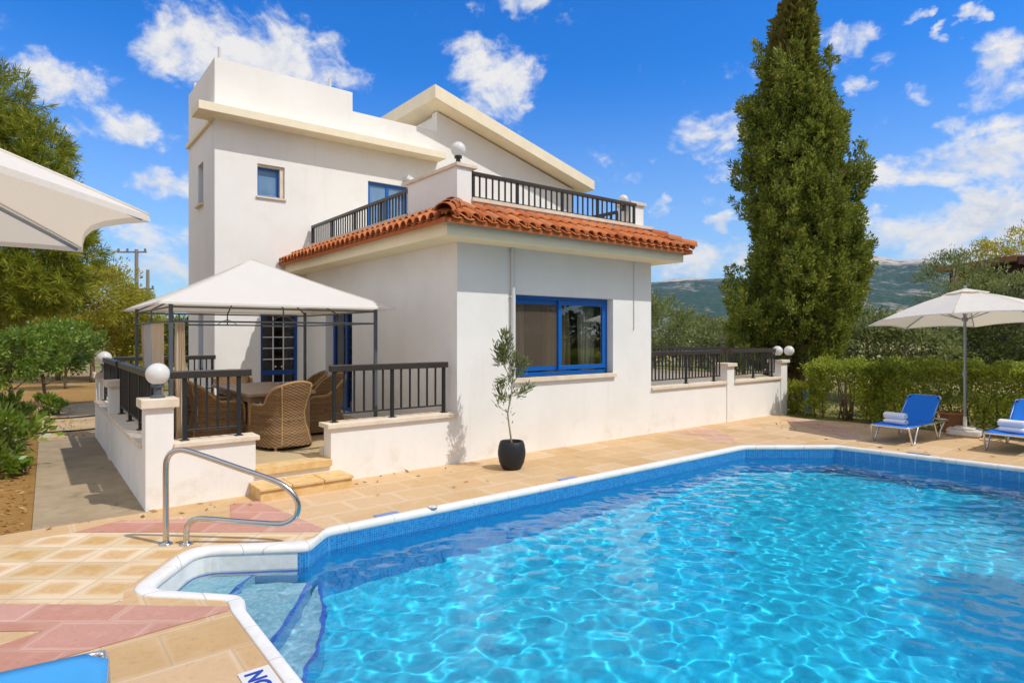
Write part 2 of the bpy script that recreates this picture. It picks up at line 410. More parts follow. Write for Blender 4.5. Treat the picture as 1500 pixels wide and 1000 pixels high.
def mosaic(name, a, b, size=.025, dark=.35):
    t = NT(name); p = t.pos()
    v = t.n('TexVoronoi', {'Vector': p, 'Scale': 1/size, 'Randomness': 0.}, feature='F1', distance='CHEBYCHEV')
    rn = t.n('TexWhiteNoise', {'Vector': v.outputs['Position']}, noise_dimensions='3D').outputs[0]
    n = t.noise(3, 4, .6, p); c = t.mix(t.math('ADD', t.math('MULTIPLY', rn, .7), t.math('MULTIPLY', n, .3)), a, b)
    g = t.smooth(v.outputs['Distance'], .43, .49); c = t.mix(t.math('MULTIPLY', g, dark), c, (.45,.60,.72))
    t.bsdf(c, .2, .5); return t.mat
M['mosaic'] = mosaic('blue_mosaic_band', (.006,.15,.47), (.025,.31,.68))
M['trim'] = mosaic('step_edge_mosaic', (.004,.10,.52), (.012,.19,.66), dark=.1)
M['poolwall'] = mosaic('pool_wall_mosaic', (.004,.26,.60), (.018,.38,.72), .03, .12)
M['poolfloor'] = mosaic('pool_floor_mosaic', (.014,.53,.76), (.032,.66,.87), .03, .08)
M['treads'] = mosaic('pale_blue_step_mosaic', (.12,.44,.56), (.40,.64,.70), .025, .2)

def water_mat():
    t = NT('pool_water'); t.bsdf((1,1,1), 0., .5, None, 0., Transmission_Weight=1.0, IOR=1.333); return t.mat
M['water'] = water_mat()

# foliage colours
M['cypress'] = leafmat('cypress_foliage', (.035,.060,.009), (.155,.205,.025), (.52,.53,.085), .14, mid=3.2)
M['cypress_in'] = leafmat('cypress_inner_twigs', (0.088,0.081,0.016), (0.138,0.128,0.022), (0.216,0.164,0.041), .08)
M['pine'] = leafmat('pine_needles', (.05,.08,.008), (.18,.22,.016), (.42,.42,.05), .28, mid=2.)
M['olive_leaf'] = leafmat('olive_leaves', (.045,.068,.018), (.13,.165,.045), (.34,.37,.15), .25, mid=9.)
M['hedge'] = leafmat('hedge_leaves', (.06,.10,.012), (.21,.28,.024), (.52,.54,.08), .34)
M['shrub_lime'] = leafmat('lime_shrub_leaves', (.13,.17,.015), (.25,.29,.03), (.42,.42,.06), .45)
M['citrus'] = leafmat('citrus_leaves', (0.058,0.112,0.013), (0.147,0.236,0.025), (0.313,0.399,0.048), .3, .32, .5)
M['yellowtree'] = leafmat('yellow_green_leaves', (.16,.175,.016), (.33,.32,.03), (.56,.48,.08), .45)
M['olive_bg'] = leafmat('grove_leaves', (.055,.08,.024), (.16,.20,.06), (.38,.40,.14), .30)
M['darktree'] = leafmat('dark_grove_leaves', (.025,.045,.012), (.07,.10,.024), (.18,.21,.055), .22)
M['reed'] = leafmat('straw_leaves', (.25,.20,.06), (.36,.30,.10), (.48,.40,.16), .4)
M['litter'] = leafmat('fallen_leaves', (.20,.10,.03), (.40,.24,.09), (.60,.44,.20), .1)
M['bark'] = bark('brown_bark', (.12,.075,.045), (.26,.18,.12)); M['bark_grey'] = bark('grey_bark', (.26,.22,.17), (.46,.40,.32))
M['bark_olive'] = bark('olive_stem', (.30,.25,.17), (.48,.41,.30))
# ================================================================== ground, paving, pool
OUT = [(4.60,-1.79),(5.92,-2.79),(6.82,-10.5),(-3.905,-10.5),(-3.905,-3.14),(-3.88,-2.96),(-4.46,-2.40),(-3.86,-1.55),(-2.94,-2.07),(-2.69,-1.79)]
INN = [(4.57,-1.89),(5.82,-2.84),(6.72,-10.40),(-3.81,-10.40),(-3.81,-3.18),(-3.755,-2.945),(-4.29,-2.37),(-3.82,-1.71),(-3.03,-2.21),(-2.73,-1.89)]
ccw = lambda P: P if sum(P[i-1][0]*P[i][1]-P[i][0]*P[i-1][1] for i in range(len(P))) > 0 else P[::-1]
OUT, INN = ccw(OUT), ccw(INN)
RAD = [0.06]*10
for k, p in enumerate(OUT):
    if p in ((-4.46,-2.40), (-3.86,-1.55)): RAD[k] = .20
    if p in ((-3.88,-2.96), (-2.94,-2.07)): RAD[k] = .10
# OUT and INN were reversed together, so their vertices still pair up
PO = round_poly(OUT, [r*1.2 for r in RAD]); PI_ = round_poly(INN, [max(.04, r*.9) for r in RAD])

def sheet_with_hole(name, outer, hole, z, mat):
    a = [Vector((p[0],p[1],0)) for p in outer]; b = [Vector((p[0],p[1],0)) for p in hole]
    tris = tessellate_polygon([a, b]); vs = [(p.x,p.y,z) for p in a+b]
    m = MB(); m.add(vs, [tuple(t) for t in tris]); o = m.build(name, mat)
    for p in o.data.polygons:
        if p.normal.z < 0: p.flip()
    return o

gm = MB()
X0,X1,Y0,Y1 = -4.97,8.4,-12.5,-.06
for (a,b,c,d) in ((-7000,-4.9,-7000,7000),(8.3,7000,-7000,7000),(-4.9,8.3,-.2,7000),(-4.9,8.3,-7000,-12.4)):
    gm.add([(a,c,-.03),(b,c,-.03),(b,d,-.03),(a,d,-.03)], [(0,1,2,3)])
g = gm.build('ground', M['ground']); tag(g, 'dry garden soil and grass around the villa', None, None, 'structure')

deck_outer = [(-5.45,-12.5),(9.0,-12.5),(9.05,-1.6),(8.85,-.9),(8.95,-.42),(8.6,-.02),(4.6,.10),(4.6,-.0),(0,.0),(-1.9,.12),(-2.9,.12),(-4.0,-.07),(-5.45,-.09),(-7.5,-.2),(-7.5,-12.5)]
deck_outer = [(-7.5,-12.5),(9.0,-12.5),(9.05,-1.6),(8.85,-.9),(8.95,-.42),(9.3,.12),(4.6,.12),(-3.9,.12),(-3.99,-.07),(-7.5,-.12)]
d = sheet_with_hole('paved_deck', deck_outer, [(p.x,p.y) for p in PO], 0., M['deck'])
tag(d, 'ochre stamped paving round the swimming pool', None, None, 'structure')

def flat(name, poly, z, mat, label):
    m = MB(); tris = tessellate_polygon([[Vector((p[0],p[1],0)) for p in poly]])
    m.add([(p[0],p[1],z) for p in poly], [tuple(t) for t in tris]); o = m.build(name, mat)
    for p in o.data.polygons:
        if p.normal.z < 0: p.flip()
    return tag(o, label, None, None, 'structure')
# diagonal paving field beside the step alcove, rose bands
flat('diagonal_paving', [(-7.4,-2.3),(-4.47,-2.50),(-4.44,-2.30),(-3.90,-1.53),(-3.0,-2.02),(-2.78,-1.88),(-2.75,-1.80),(-4.66,-.43),(-7.4,-.30)], .002, M['deck_diag'], 'diagonally laid ochre paving by the pool steps')
flat('rose_paving_band', [(-4.66,-.43),(-4.26,-.24),(-3.35,-.86),(-3.22,-.30),(-2.93,-.34),(-2.72,-1.80),(-2.79,-1.865)], .0045, M['rose'], 'rose paving band from the terrace step to the pool')
flat('rose_paving_strip', [(-3.92,-3.14),(-3.885,-3.08),(-5.16,-2.02),(-5.9,-1.40),(-5.9,-2.10),(-5.145,-2.55),(-4.93,-2.71),(-5.135,-2.78),(-5.9,-2.70),(-5.9,-3.32),(-5.14,-3.22)], .0035, M['rose'], 'rose paving strip running left from the pool corner')
flat('rose_paving_patch', [(4.75,-.14),(5.75,-.22),(5.9,-.5),(5.3,-1.2),(4.72,-1.66),(4.45,-1.3),(4.95,-.75)], .002, M['rose_far'], 'faded rose patch of paving below the right terrace wall')
flat('rose_paving_corner', [(8.3,-.5),(8.6,-.8),(8.4,-1.5),(7.7,-2.3),(7.15,-2.7),(6.9,-2.5),(7.6,-1.5)], .002, M['rose_far'], 'rose paving in the corner by the clipped shrub')

flat('garden_path', [(-4.97,-.12),(-3.99,-.10),(-3.98,6.2),(-4.84,6.3)], -.012, M['concrete'], 'grey concrete path beside the terrace wall')
flat('sandy_path', [(-4.86,6.28),(-3.9,6.22),(-3.4,13.5),(-4.8,13.0)], -.014, M['sandpath'], 'sandy path leading on into the garden')

# ---- pool
pool = empty('swimming_pool', (0,-5,0), 'large blue mosaic swimming pool with white coping and corner steps', 'swimming pool')
cp = MB(); nP = len(PO); prof = [(0.,-.02),(0.,.006),(.08,.012),(.62,.014),(.84,.008),(.96,-.010),(1.0,-.032),(.97,-.05),(.90,-.058)]
for (t, z) in prof:
    for i in range(nP):
        q = PO[i].lerp(PI_[i], t); cp.v.append((q.x,q.y,z))
for r in range(len(prof)-1):
    for i in range(nP):
        j = (i+1) % nP; cp.f.append((r*nP+i, r*nP+j, (r+1)*nP+j, (r+1)*nP+i)); cp.m.append(0)
cp.build('coping', M['coping'], pool, smooth=True)
# inner shell: wall loops from under the coping to the floor
ALC = [(-3.735,-2.945),(-4.27,-2.37),(-3.81,-1.74),(-3.03,-2.24)]
def in_alcove(p): return p.x < -2.95 and p.y > -3.02 and (p.x*0.78 - p.y*0.62) < -1.12
def shell(name, z0, z1, pick, mat, shrink=.93):
    m = MB(); W = [PO[i].lerp(PI_[i], shrink) for i in range(nP)]
    for i in range(nP):
        j = (i+1) % nP; mid = (W[i]+W[j])/2
        if pick(mid): m.add([(W[i].x,W[i].y,z0),(W[j].x,W[j].y,z0),(W[j].x,W[j].y,z1),(W[i].x,W[i].y,z1)], [(0,1,2,3)])
    o = m.build(name, mat, pool, fix=False)
    return o
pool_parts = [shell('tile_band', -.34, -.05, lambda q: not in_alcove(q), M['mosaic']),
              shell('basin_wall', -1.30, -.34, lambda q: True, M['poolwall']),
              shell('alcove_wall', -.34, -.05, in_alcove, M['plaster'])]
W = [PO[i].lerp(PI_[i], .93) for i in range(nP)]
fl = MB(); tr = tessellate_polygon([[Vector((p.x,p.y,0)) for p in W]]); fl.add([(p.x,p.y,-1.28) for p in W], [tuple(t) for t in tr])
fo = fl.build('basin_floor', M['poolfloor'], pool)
for p in fo.data.polygons:
    if p.normal.z < 0: p.flip()
pool_parts.append(fo)
pool_parts.append(shell('waterline_trim', -.27, -.225, in_alcove, M['trim'], .94))
def pool_step(poly, edge, top, bottom):
    m = MB(); m.prism(ccw(poly), bottom, top); o = m.build('step', M['treads'], pool); pool_parts.append(o)
    f = MB()                                                   # dark mosaic nosing and riser along the free edge
    for a, b in zip(edge[:-1], edge[1:]):
        A, B = Vector(a), Vector(b); nrm = Vector((B.y-A.y, A.x-B.x)).normalized()
        mid = (A+B)/2; cen = sum((Vector(p) for p in poly), Vector((0,0)))/len(poly)
        if nrm.dot(mid-cen) < 0: nrm = -nrm
        P = [A+nrm*.006, B+nrm*.006, B-nrm*.022, A-nrm*.022]
        f.prism(ccw([(q.x,q.y) for q in P]), top-.03, top+.004)
        Q = [A+nrm*.004, B+nrm*.004, B, A]; f.cur = 1; f.prism(ccw([(q.x,q.y) for q in Q]), bottom, top-.03); f.cur = 0
    e = f.build('step_edge', [M['trim'], M['poolwall']], o); pool_parts.append(e)
e1 = [(-3.42,-1.97),(-3.60,-2.14),(-3.98,-2.68)]
pool_step([(-3.84,-1.72),(-3.42,-1.99)]+e1[1:]+[(-4.29,-2.36)], e1, -.30, -1.28)
def arc(a, b, bulge, n=8):
    A, B = Vector(a), Vector(b); nrm = Vector((B.y-A.y, A.x-B.x)).normalized()
    return [tuple(A.lerp(B, i/n) + nrm*bulge*math.sin(PI*i/n)) for i in range(n+1)]
e2 = arc((-3.04,-2.27), (-3.80,-3.34), -.03); 
pool_step([(-3.80,-3.30),(-3.75,-2.945),(-4.28,-2.37),(-3.82,-1.735)]+e2[:-1], e2, -.47, -1.28)
e3 = arc((-2.84,-2.02), (-3.80,-3.80), -.14)
pool_step([(-3.80,-3.30),(-3.75,-2.945),(-3.03,-2.25)]+e3, e3, -.80, -1.27)

# ---- water: real ripples
rng = random.Random(11)
gx = np.arange(-4.40, 6.9, .018); gy = np.arange(-10.5, -1.6, .018)
GX, GY = np.meshgrid(gx, gy, indexing='ij'); GZ = np.zeros_like(GX)
for i in range(64):
    lam = math.exp(rng.uniform(math.log(.10), math.log(.34))); th = rng.gauss(.9, 1.1); k = 2*PI/lam
    GZ += WAVE*(lam/.3)**1.9*np.sin(k*(GX*math.cos(th)+GY*math.sin(th)) + rng.uniform(0, 2*PI)) * (.75+.5*np.sin(.7*GX*math.cos(i)+.8*GY*math.sin(i)+i))
inside = np.zeros(GX.shape, bool); wx = [p.x for p in W]; wy = [p.y for p in W]
cxm = (gx[:-1]+gx[1:])/2; cym = (gy[:-1]+gy[1:])/2; CXm, CYm = np.meshgrid(cxm, cym, indexing='ij'); ins = np.zeros(CXm.shape, bool)
for sh in ((0,0),(.03,0),(-.03,0),(0,.03),(0,-.03)):
    t_ = np.zeros(CXm.shape, bool)
    for i in range(nP):
        j = i-1
        cnd = ((wy[i] > CYm+sh[1]) != (wy[j] > CYm+sh[1])) & (CXm+sh[0] < (wx[j]-wx[i])*(CYm+sh[1]-wy[i])/(wy[j]-wy[i]+1e-12)+wx[i])
        t_ ^= cnd
    ins |= t_
I = np.arange(GX.size).reshape(GX.shape)
Q = np.stack([I[:-1,:-1], I[1:,:-1], I[1:,1:], I[:-1,1:]], -1)[ins]
used, inv = np.unique(Q, return_inverse=True)
VV = np.stack([GX.ravel(), GY.ravel(), GZ.ravel()-.19], -1)[used]
water = np_mesh('pool_water', VV, inv.reshape(Q.shape), M['water'], smooth=True)
tag(water, 'clear rippled turquoise pool water', None, None, 'structure')
water.cycles.is_caustics_caster = True
for o in pool_parts: o.cycles.is_caustics_receiver = True

# ---- pool-side things
hr = empty('pool_handrail', (-4.0,-1.35,0), 'curved stainless steel handrail at the pool steps', 'handrail')
A = Vector((-4.016,-1.348,0)); dr = Vector((.786,-.618,0))
def hp(s, z): q = A+dr*s; return (q.x,q.y,z)
ctrl = [(0,0),(0,.40),(0,.68),(.012,.775),(.05,.83),(.12,.855),(.20,.845),(.35,.798),(.66,.69),(.97,.582),(1.09,.515),(1.165,.44),(1.20,.345),(1.175,.255),(1.10,.20),(1.0,.185),(.7,.205),(.42,.228),(.30,.232),(.235,.215),(.195,.165),(.186,.09),(.186,0)]
def smooth_path(c, k=4):
    P = [Vector(x) for x in c]; out = []
    for i in range(len(P)-1):
        p0 = P[max(0,i-1)]; p1 = P[i]; p2 = P[i+1]; p3 = P[min(len(P)-1,i+2)]
        for j in range(k):
            t = j/k; out.append(.5*((2*p1)+(p2-p0)*t+(2*p0-5*p1+4*p2-p3)*t*t+(3*p1-p0-3*p2+p3)*t**3))
    out.append(P[-1]); return out
m = MB(); m.tube(smooth_path([hp(*c) for c in ctrl], 4), .0255, 16); m.build('rail', M['steel'], hr, smooth=True)
for s in (0,.186):
    q = hp(s, 0); f = MB(); f.lathe([(.058,0),(.06,.008),(.05,.018),(.033,.03),(.028,.032)], 20, q); f.build('floor_flange', M['steel'], hr, smooth=True)

def marker(x, y, rz, w, l, label):
    o = MB().box(-w/2,w/2,-l/2,l/2,0,.006)
    ob = o.build('marker_tile', M['bluetile'], None, bevel=.002); ob.location = (x,y,.001); ob.rotation_euler = (0,0,rz)
    tag(ob, label, 'marker tile', 'blue marker tiles along the coping'); return ob
marker(-2.02,-1.735,0,.27,.085,'blue marker tile on the coping edge in front of the terrace steps')
marker(.60,-1.735,0,.30,.085,'blue marker tile on the coping edge nearest the potted olive')
marker(6.18,-3.95,R(-83),.32,.085,'blue marker tile on the far coping in front of the sun lounger')
dm = MB(); dm.lathe([(.055,.0),(.055,.006),(.045,.008),(.044,.004),(.02,.004),(.0195,.008),(.001,.008)], 20, (0,0,0)); do = dm.build('deck_fitting', M['grey_plastic'], None, smooth=True)
do.location = (-1.52,-1.855,.021); tag(do, 'small round fitting on the white coping', 'deck fitting')

sg = empty('depth_sign', (-4.02,-4.22,.002), 'white floor tile lettered NO in blue at the pool edge', 'sign')
s_ = MB(); s_.box(-4.085,-3.915,-4.62,-4.03,.0,.008); s_.build('tile', M['signwhite'], sg, bevel=.002)
cu = bpy.data.curves.new('lettering', 'FONT'); cu.body = 'NO'; cu.size = .135; cu.extrude = .001; cu.offset = .004; cu.materials.append(M['letter'])
tmp = bpy.data.objects.new('lettering_curve', cu); COL.objects.link(tmp); bpy.context.view_layer.update(); lme = bpy.data.meshes.new_from_object(tmp.evaluated_get(bpy.context.evaluated_depsgraph_get())); bpy.data.objects.remove(tmp)
to = bpy.data.objects.new('lettering', lme); COL.objects.link(to); to.parent = sg; to.location = (-.035,.155,.0085); to.rotation_euler = (0,0,R(-90))

# ================================================================== terrace floors and walls
TZ = .30
t = MB(); t.box(-3.76,0,.24,6.31,-.03,TZ); t.box(-1.92,-1.92+.001,6.3,6.301,0,.01)
t.cur = 1; t.box(-2.86,-1.93,-.045,.24,TZ-.075,TZ+.003); t.cur = 2; t.box(-2.86,-1.93,.0,.24,-.03,TZ-.076); t.cur = 0
o = t.build('terrace_floor', [M['terrace'], M['sandstone'], M['stucco']]); tag(o, 'raised dining terrace floor with pale stone nosing', None, None, 'structure')
t = MB(); t.box(4.44,9.35,.24,6.3,-.03,.34); o = t.build('side_terrace_floor', M['terrace']); tag(o, 'raised terrace floor on the right of the wing', None, None, 'structure')

st = MB(); st.box(-2.92,-1.82,-.40,.0,-.02,.112)
st_o = empty('stone_step', (-2.37,-.2,0), 'low sandstone step below the terrace opening', 'step')
st.build('riser', M['sandstone'], st_o, bevel=.006)
for k in range(3):
    a = -2.94+k*.38; st = MB(); st.box(a+.003, a+.377, -.425, .0, .113, .150); st.build('tread_slab', M['sandstone'], st_o, bevel=.008)

def cap(parent, x0, x1, y0, y1, z, h=.055, ov=.035, name='coping_stone'):
    m = MB(); m.box(x0-ov, x1+ov, y0-ov, y1+ov, z, z+h); return m.build(name, M['capstone'], parent, bevel=.006)
tw = empty('terrace_wall', (-3.9,0,0), 'white terrace wall with three capped pillars along the garden path', 'wall')
m = MB(); m.wall('x', -3.73, -2.86, 0, .24, -.1, .645); m.wall('y', .27, 6.0, -4.0, -3.76, -.1, .635); m.build('wall', M['stucco'], tw)
for (x0,x1,y0,y1,z) in ((-4.0,-3.73,0,.27,1.10),(-4.02,-3.74,3.5,3.77,1.10),(-4.0,-3.73,6.0,6.27,1.10)):
    m = MB(); m.box(x0,x1,y0,y1,-.1,z); p_ = m.build('pillar', M['stucco'], tw)
    mm = MB(); mm.box(x0-.05,x1+.05,y0-.05,y1+.05,z,z+.10); mm.build('pillar_cap', M['capstone'], p_, bevel=.008)
m = MB(); m.box(-3.73+.0,-2.82,-.04,.28,.646,.70); m.build('coping_stone', M['capstone'], tw, bevel=.006)
m = MB(); m.box(-4.04,-3.72,.275,3.495,.636,.69); m.build('coping_stone', M['capstone'], tw, bevel=.006)
m = MB(); m.box(-4.04,-3.72,3.775,5.995,.636,.69); m.build('coping_stone', M['capstone'], tw, bevel=.006)

tf = empty('low_terrace_wall', (-1.0,0,0), 'short white terrace wall between the step opening and the house', 'wall')
m = MB(); m.wall('x', -1.93, -.001, .0, .24, -.1, .69); m.build('wall', M['stucco'], tf)
m = MB(); m.box(-1.985,-.003,-.045,.285,.691,.75); m.build('coping_stone', M['capstone'], tf, bevel=.006)
m = MB(); m.box(-1.96,-1.86,.245,.33,TZ,.42); m.build('stone_block', M['capstone'], tf, bevel=.01)

tr_ = empty('side_terrace_wall', (7,0,0), 'white terrace wall to the right of the wing with two capped pillars', 'wall')
m = MB(); m.wall('x', 4.441, 9.25, .0, .24, -.1, .83); m.wall('y', .25, 6.3, 9.28, 9.50, -.1, .83); m.build('wall', M['stucco'], tr_)
for (x0,x1,z) in ((6.98,7.25,1.20),(9.25,9.53,1.22)):
    m = MB(); m.box(x0,x1,-.02,.27,-.1,z); p_ = m.build('pillar', M['stucco'], tr_)
    mm = MB(); mm.box(x0-.05,x1+.05,-.07,.32,z,z+.075); mm.build('pillar_cap', M['capstone'], p_, bevel=.008)
m = MB(); m.box(4.442,6.978,-.045,.285,.831,.89); m.build('coping_stone', M['capstone'], tr_, bevel=.006)
m = MB(); m.box(7.252,9.248,-.045,.285,.831,.89); m.build('coping_stone', M['capstone'], tr_, bevel=.006)
m = MB(); m.box(9.25,9.53,.33,6.3,.831,.89); m.build('coping_stone', M['capstone'], tr_, bevel=.006)

# ---- railings
def railing(label, p0, p1, zs, zt, posts, thin, group=None, hw=.085, hh=.085, over=.06, rail_z=.11, mat='black', top='railtop'):
    """p0,p1 ground ends; posts / thin: lists of fractions along; zs stone top, zt rail top"""
    a = Vector((p0[0],p0[1],0)); b = Vector((p1[0],p1[1],0)); L = (b-a).length; ang = math.atan2(b.y-a.y, b.x-a.x)
    r = empty('railing', (a.x,a.y,zs), label, 'railing', group, ang)
    def part(name, mm, mt, bevel=.004): return mm.build(name, M[mt], r, world=False, bevel=bevel)
    m = MB(); m.box(-over, L+over, -hw/2, hw/2, zt-zs-hh, zt-zs); part('handrail', m, top, .008)
    m = MB(); m.box(-.02, L+.02, -.011, .011, rail_z-.011, rail_z+.011); part('bottom_rail', m, mat)
    first = None
    for f in posts:
        if first is None:
            m = MB(); m.box(-.022,.022,-.022,.022,.0,zt-zs-hh); m.box(-.045,.045,-.045,.045,0,.012); first = part('post', m, mat); first.location.x = f*L
        else: c = first.copy(); COL.objects.link(c); c.location.x = f*L
    first = None
    for f in thin:
        if first is None:
            m = MB(); m.box(-.012,.012,-.012,.012,rail_z+.011,zt-zs-hh); first = part('baluster', m, mat); first.location.x = f*L
        else: c = first.copy(); COL.objects.link(c); c.location.x = f*L
    return r
def fr(n, posts):
    """n spaces, posts at these indices"""
    return [i/n for i in range(n+1) if i in posts], [i/n for i in range(n+1) if i not in posts]
P_,T_ = fr(5, (0,5)); railing('short dark railing on the front terrace wall left of the steps', (-3.60,.12), (-3.02,.12), .70, 1.49, P_, T_, over=.14)
P_,T_ = fr(12, (0,6,12)); railing('dark railing on the short wall between the steps and the house', (-1.84,.12), (-.16,.12), .75, 1.50, P_, T_)
P_,T_ = fr(27, (0,9,18,27)); railing('long dark railing on the path side wall nearest the corner lamp', (-3.87,.42), (-3.87,3.42), .69, 1.48, P_, T_)
P_,T_ = fr(18, (0,9,18)); railing('dark railing on the path side wall between middle and far pillar', (-3.87,3.88), (-3.87,5.9), .69, 1.48, P_, T_)
bw = empty('rear_terrace_wall', (-3.0,6.2,0), 'low white wall closing the far end of the terrace', 'wall')
m = MB(); m.wall('x', -3.729, -1.925, 6.05, 6.25, -.1, .64); m.build('wall', M['stucco'], bw); cap(bw, -3.69, -1.96, 6.05, 6.25, .641, .05)
P_,T_ = fr(15, (0,8,15)); railing('dark railing across the far end of the dining terrace', (-3.66,6.15), (-2.0,6.15), .69, 1.48, P_, T_)
P_,T_ = fr(22, (11,20)); railing('dark railing of the right terrace nearest the house wall', (4.50,.12), (6.90,.12), .89, 1.565, P_, T_, over=.05)
P_,T_ = fr(16, (1,8,15)); railing('dark railing of the right terrace beside the end pillar', (7.32,.12), (9.18,.12), .89, 1.565, P_, T_, over=.06)
P_,T_ = fr(44, (0,11,22,33,44)); railing('dark railing along the outer side of the right terrace', (9.39,.40), (9.39,6.1), .89, 1.565, P_, T_)

def globe(loc, r, label, stem=.13, mat_stem='grey_metal'):
    e = empty('globe_lamp', loc, label, 'lamp', 'white globe lamps on pillars')
    m = MB(); m.lathe([(r*.62,0),(r*.62,.018),(r*.34,.035),(r*.30,stem*.75),(r*.52,stem*.8),(r*.52,stem),(.001,stem)], 20); m.build('stem', M[mat_stem], e, world=False, smooth=False)
    m = MB(); m.ball((0,0,stem+r*.93), r, 32, 20); m.build('globe', M['globe'], e, world=False, smooth=True); return e
t = NT('opal_globe'); b_ = t.n('BsdfPrincipled', {'Base Color': (.88,.87,.85,1), 'Roughness': .18, 'Specular IOR Level': .5}); tl = t.n('BsdfTranslucent', {'Color': (.9,.88,.85,1)})
t.surf(t.n('MixShader', {0: .3, 1: b_.outputs[0], 2: tl.outputs[0]}).outputs[0]); M['globe'] = t.mat
globe((-3.865,.135,1.20), .122, 'white globe lamp on the front corner pillar of the dining terrace', .15)
globe((-3.865,6.135,1.20), .122, 'white globe lamp on the far pillar by the garden path', .15)
globe((9.30,.10,1.295), .12, 'white globe lamp on the end pillar of the right terrace, left of its twin', .10, 'black')
globe((9.62,-.02,1.295), .12, 'white globe lamp overhanging the outer side of the right end pillar', .10, 'black')
# ================================================================== the villa
villa = empty('villa', (0,0,0), 'white two storey villa with blue windows and terracotta tiled eaves', 'house')
S = M['stucco']
WIN = (1.104,3.37,1.21,2.545)
SD = (3.75,5.12,TZ,2.42)                 # side door of the wing (along y)
D1 = (-.99,-.165,TZ,2.405)               # terrace door in the main wall
W1 = (-1.06,-.473,4.925,5.63); BD = (1.53,2.62,3.62,5.65)
m = MB(); m.wall('x', 0, 4.44, 0, .26, -.1, 3.905, [WIN]); m.build('wing_front_wall', S, villa)
m = MB(); m.wall('y', .26, 6.31, 0, .26, -.1, 3.86, [SD]); m.build('wing_side_wall', S, villa)
m = MB(); m.wall('y', .26, 6.31, 4.18, 4.44, -.1, 3.86); m.build('wing_side_wall', S, villa)
m = MB(); m.box(.262,4.178,.262,6.308,3.38,3.60); m.build('wing_roof_slab', M['terrace'], villa)
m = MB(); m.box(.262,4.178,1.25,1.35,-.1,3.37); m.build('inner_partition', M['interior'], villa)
m = MB(); m.box(.262,4.178,.262,1.899,.0,.1); m.build('inner_floor', M['interior'], villa)
# main block
m = MB(); m.wall('x', -1.92, 3.48, 6.31, 6.56, -.1, 7.25, [D1, W1, BD]); m.build('main_front_wall', S, villa)
m = MB(); m.box(-1.92,1.13,6.31,6.56,7.2505,7.70); m.build('tower_parapet', S, villa)
m = MB(); m.wall('y', 6.561, 8.95, -1.92, -1.67, -.1, 7.70, [(7.36,7.88,4.83,5.76),(7.36,7.88,1.12,2.45)]); m.build('tower_side_wall', S, villa)
m = MB(); m.box(-1.669,1.13,8.70,8.949,-.1,7.70); m.build('tower_rear_wall', S, villa)
m = MB(); m.box(.88,1.129,6.561,8.69,7.0,7.699); m.build('tower_parapet', S, villa)
m = MB(); m.box(-1.668,8.2,6.562,8.69,6.75,6.95); m.build('roof_slab', M['cream'], villa)
m = MB(); m.box(1.131,8.45,8.70,8.949,-.1,7.0); m.box(8.2,8.45,6.562,8.699,-.1,6.30); m.build('rear_wall', S, villa)
# gable block with the mono pitch roof
zt = lambda x: 8.13 + (x-3.48)*-.272
m = MB(); m.vprism([(3.4805,-.1),(8.45,-.1),(8.45,zt(8.45)-.36),(3.4805,zt(3.4805)-.36)], 6.311, 6.559); m.build('gable_wall', S, villa)
m = MB(); m.wall('y', 6.56, 8.6, 3.482, 3.72, 6.96, zt(3.6)-.42); m.build('gable_side_wall', S, villa)
m = MB(); m.vprism([(3.12,zt(3.12)-.33),(8.86,zt(8.86)-.29),(8.86,zt(8.86)),(3.12,zt(3.12)+.015)], 5.80, 8.9); m.build('gable_roof', M['cream'], villa, bevel=.008)
m = MB(); m.box(-2.31,3.50,5.88,6.309,6.425,6.60); m.build('cornice', M['cream'], villa, bevel=.008)
m = MB(); m.box(-2.31,-1.921,6.309,6.56,6.425,6.60); m.box(-1.985,-1.9205,6.561,8.95,6.39,6.50); m.build('cornice', M['cream'], villa, bevel=.005)
for (x, y, h) in ((-1.80,6.42,.27),(-1.80,8.84,.30),(.62,6.44,.24)):
    m = MB(); m.tube([(x,y,7.69),(x,y,7.70+h)], .035, 12); m.build('roof_pipe', M['grey_plastic'], villa)
# wing parapets
m = MB(); m.box(0,.26,.0,1.5,3.9055,4.395); m.box(.0,.26,.26,1.5,3.861,3.905); m.build('balcony_parapet', S, villa)
m = MB(); m.box(-.03,.35,-.035,1.54,4.396,4.45); m.build('parapet_cap', M['capstone'], villa, bevel=.006)
m = MB(); m.box(-.03,.30,1.541,6.308,3.861,3.92); m.build('parapet_cap', M['capstone'], villa, bevel=.006)
m = MB(); m.box(.262,4.47,-.035,.29,3.906,3.965); m.build('parapet_cap', M['capstone'], villa, bevel=.006)
m = MB(); m.box(4.20,4.56,.29,.62,3.45,4.42); m.build('balcony_parapet', S, villa)
m = MB(); m.box(4.15,4.61,.25,.67,4.421,4.485); m.build('parapet_cap', M['capstone'], villa, bevel=.006)
m = MB(); m.vprism([(4.441,3.60),(4.52,3.60),(4.66,3.90),(4.441,3.90)], .02, .2); m.build('scupper', S, villa)
m = MB(); m.wall('y', .68, 6.3, 4.181, 4.439, 3.861, 3.90); m.build('parapet_cap', M['capstone'], villa)
# eaves
o_ = .48
m = MB(); m.box(-o_,4.80,-o_,-.001,3.27,3.475); m.box(-o_,-.001,-.0005,6.309,3.2705,3.475); m.box(4.441,4.80,-.0005,6.309,3.2705,3.475); m.build('eaves', M['fascia'], villa, bevel=.006)

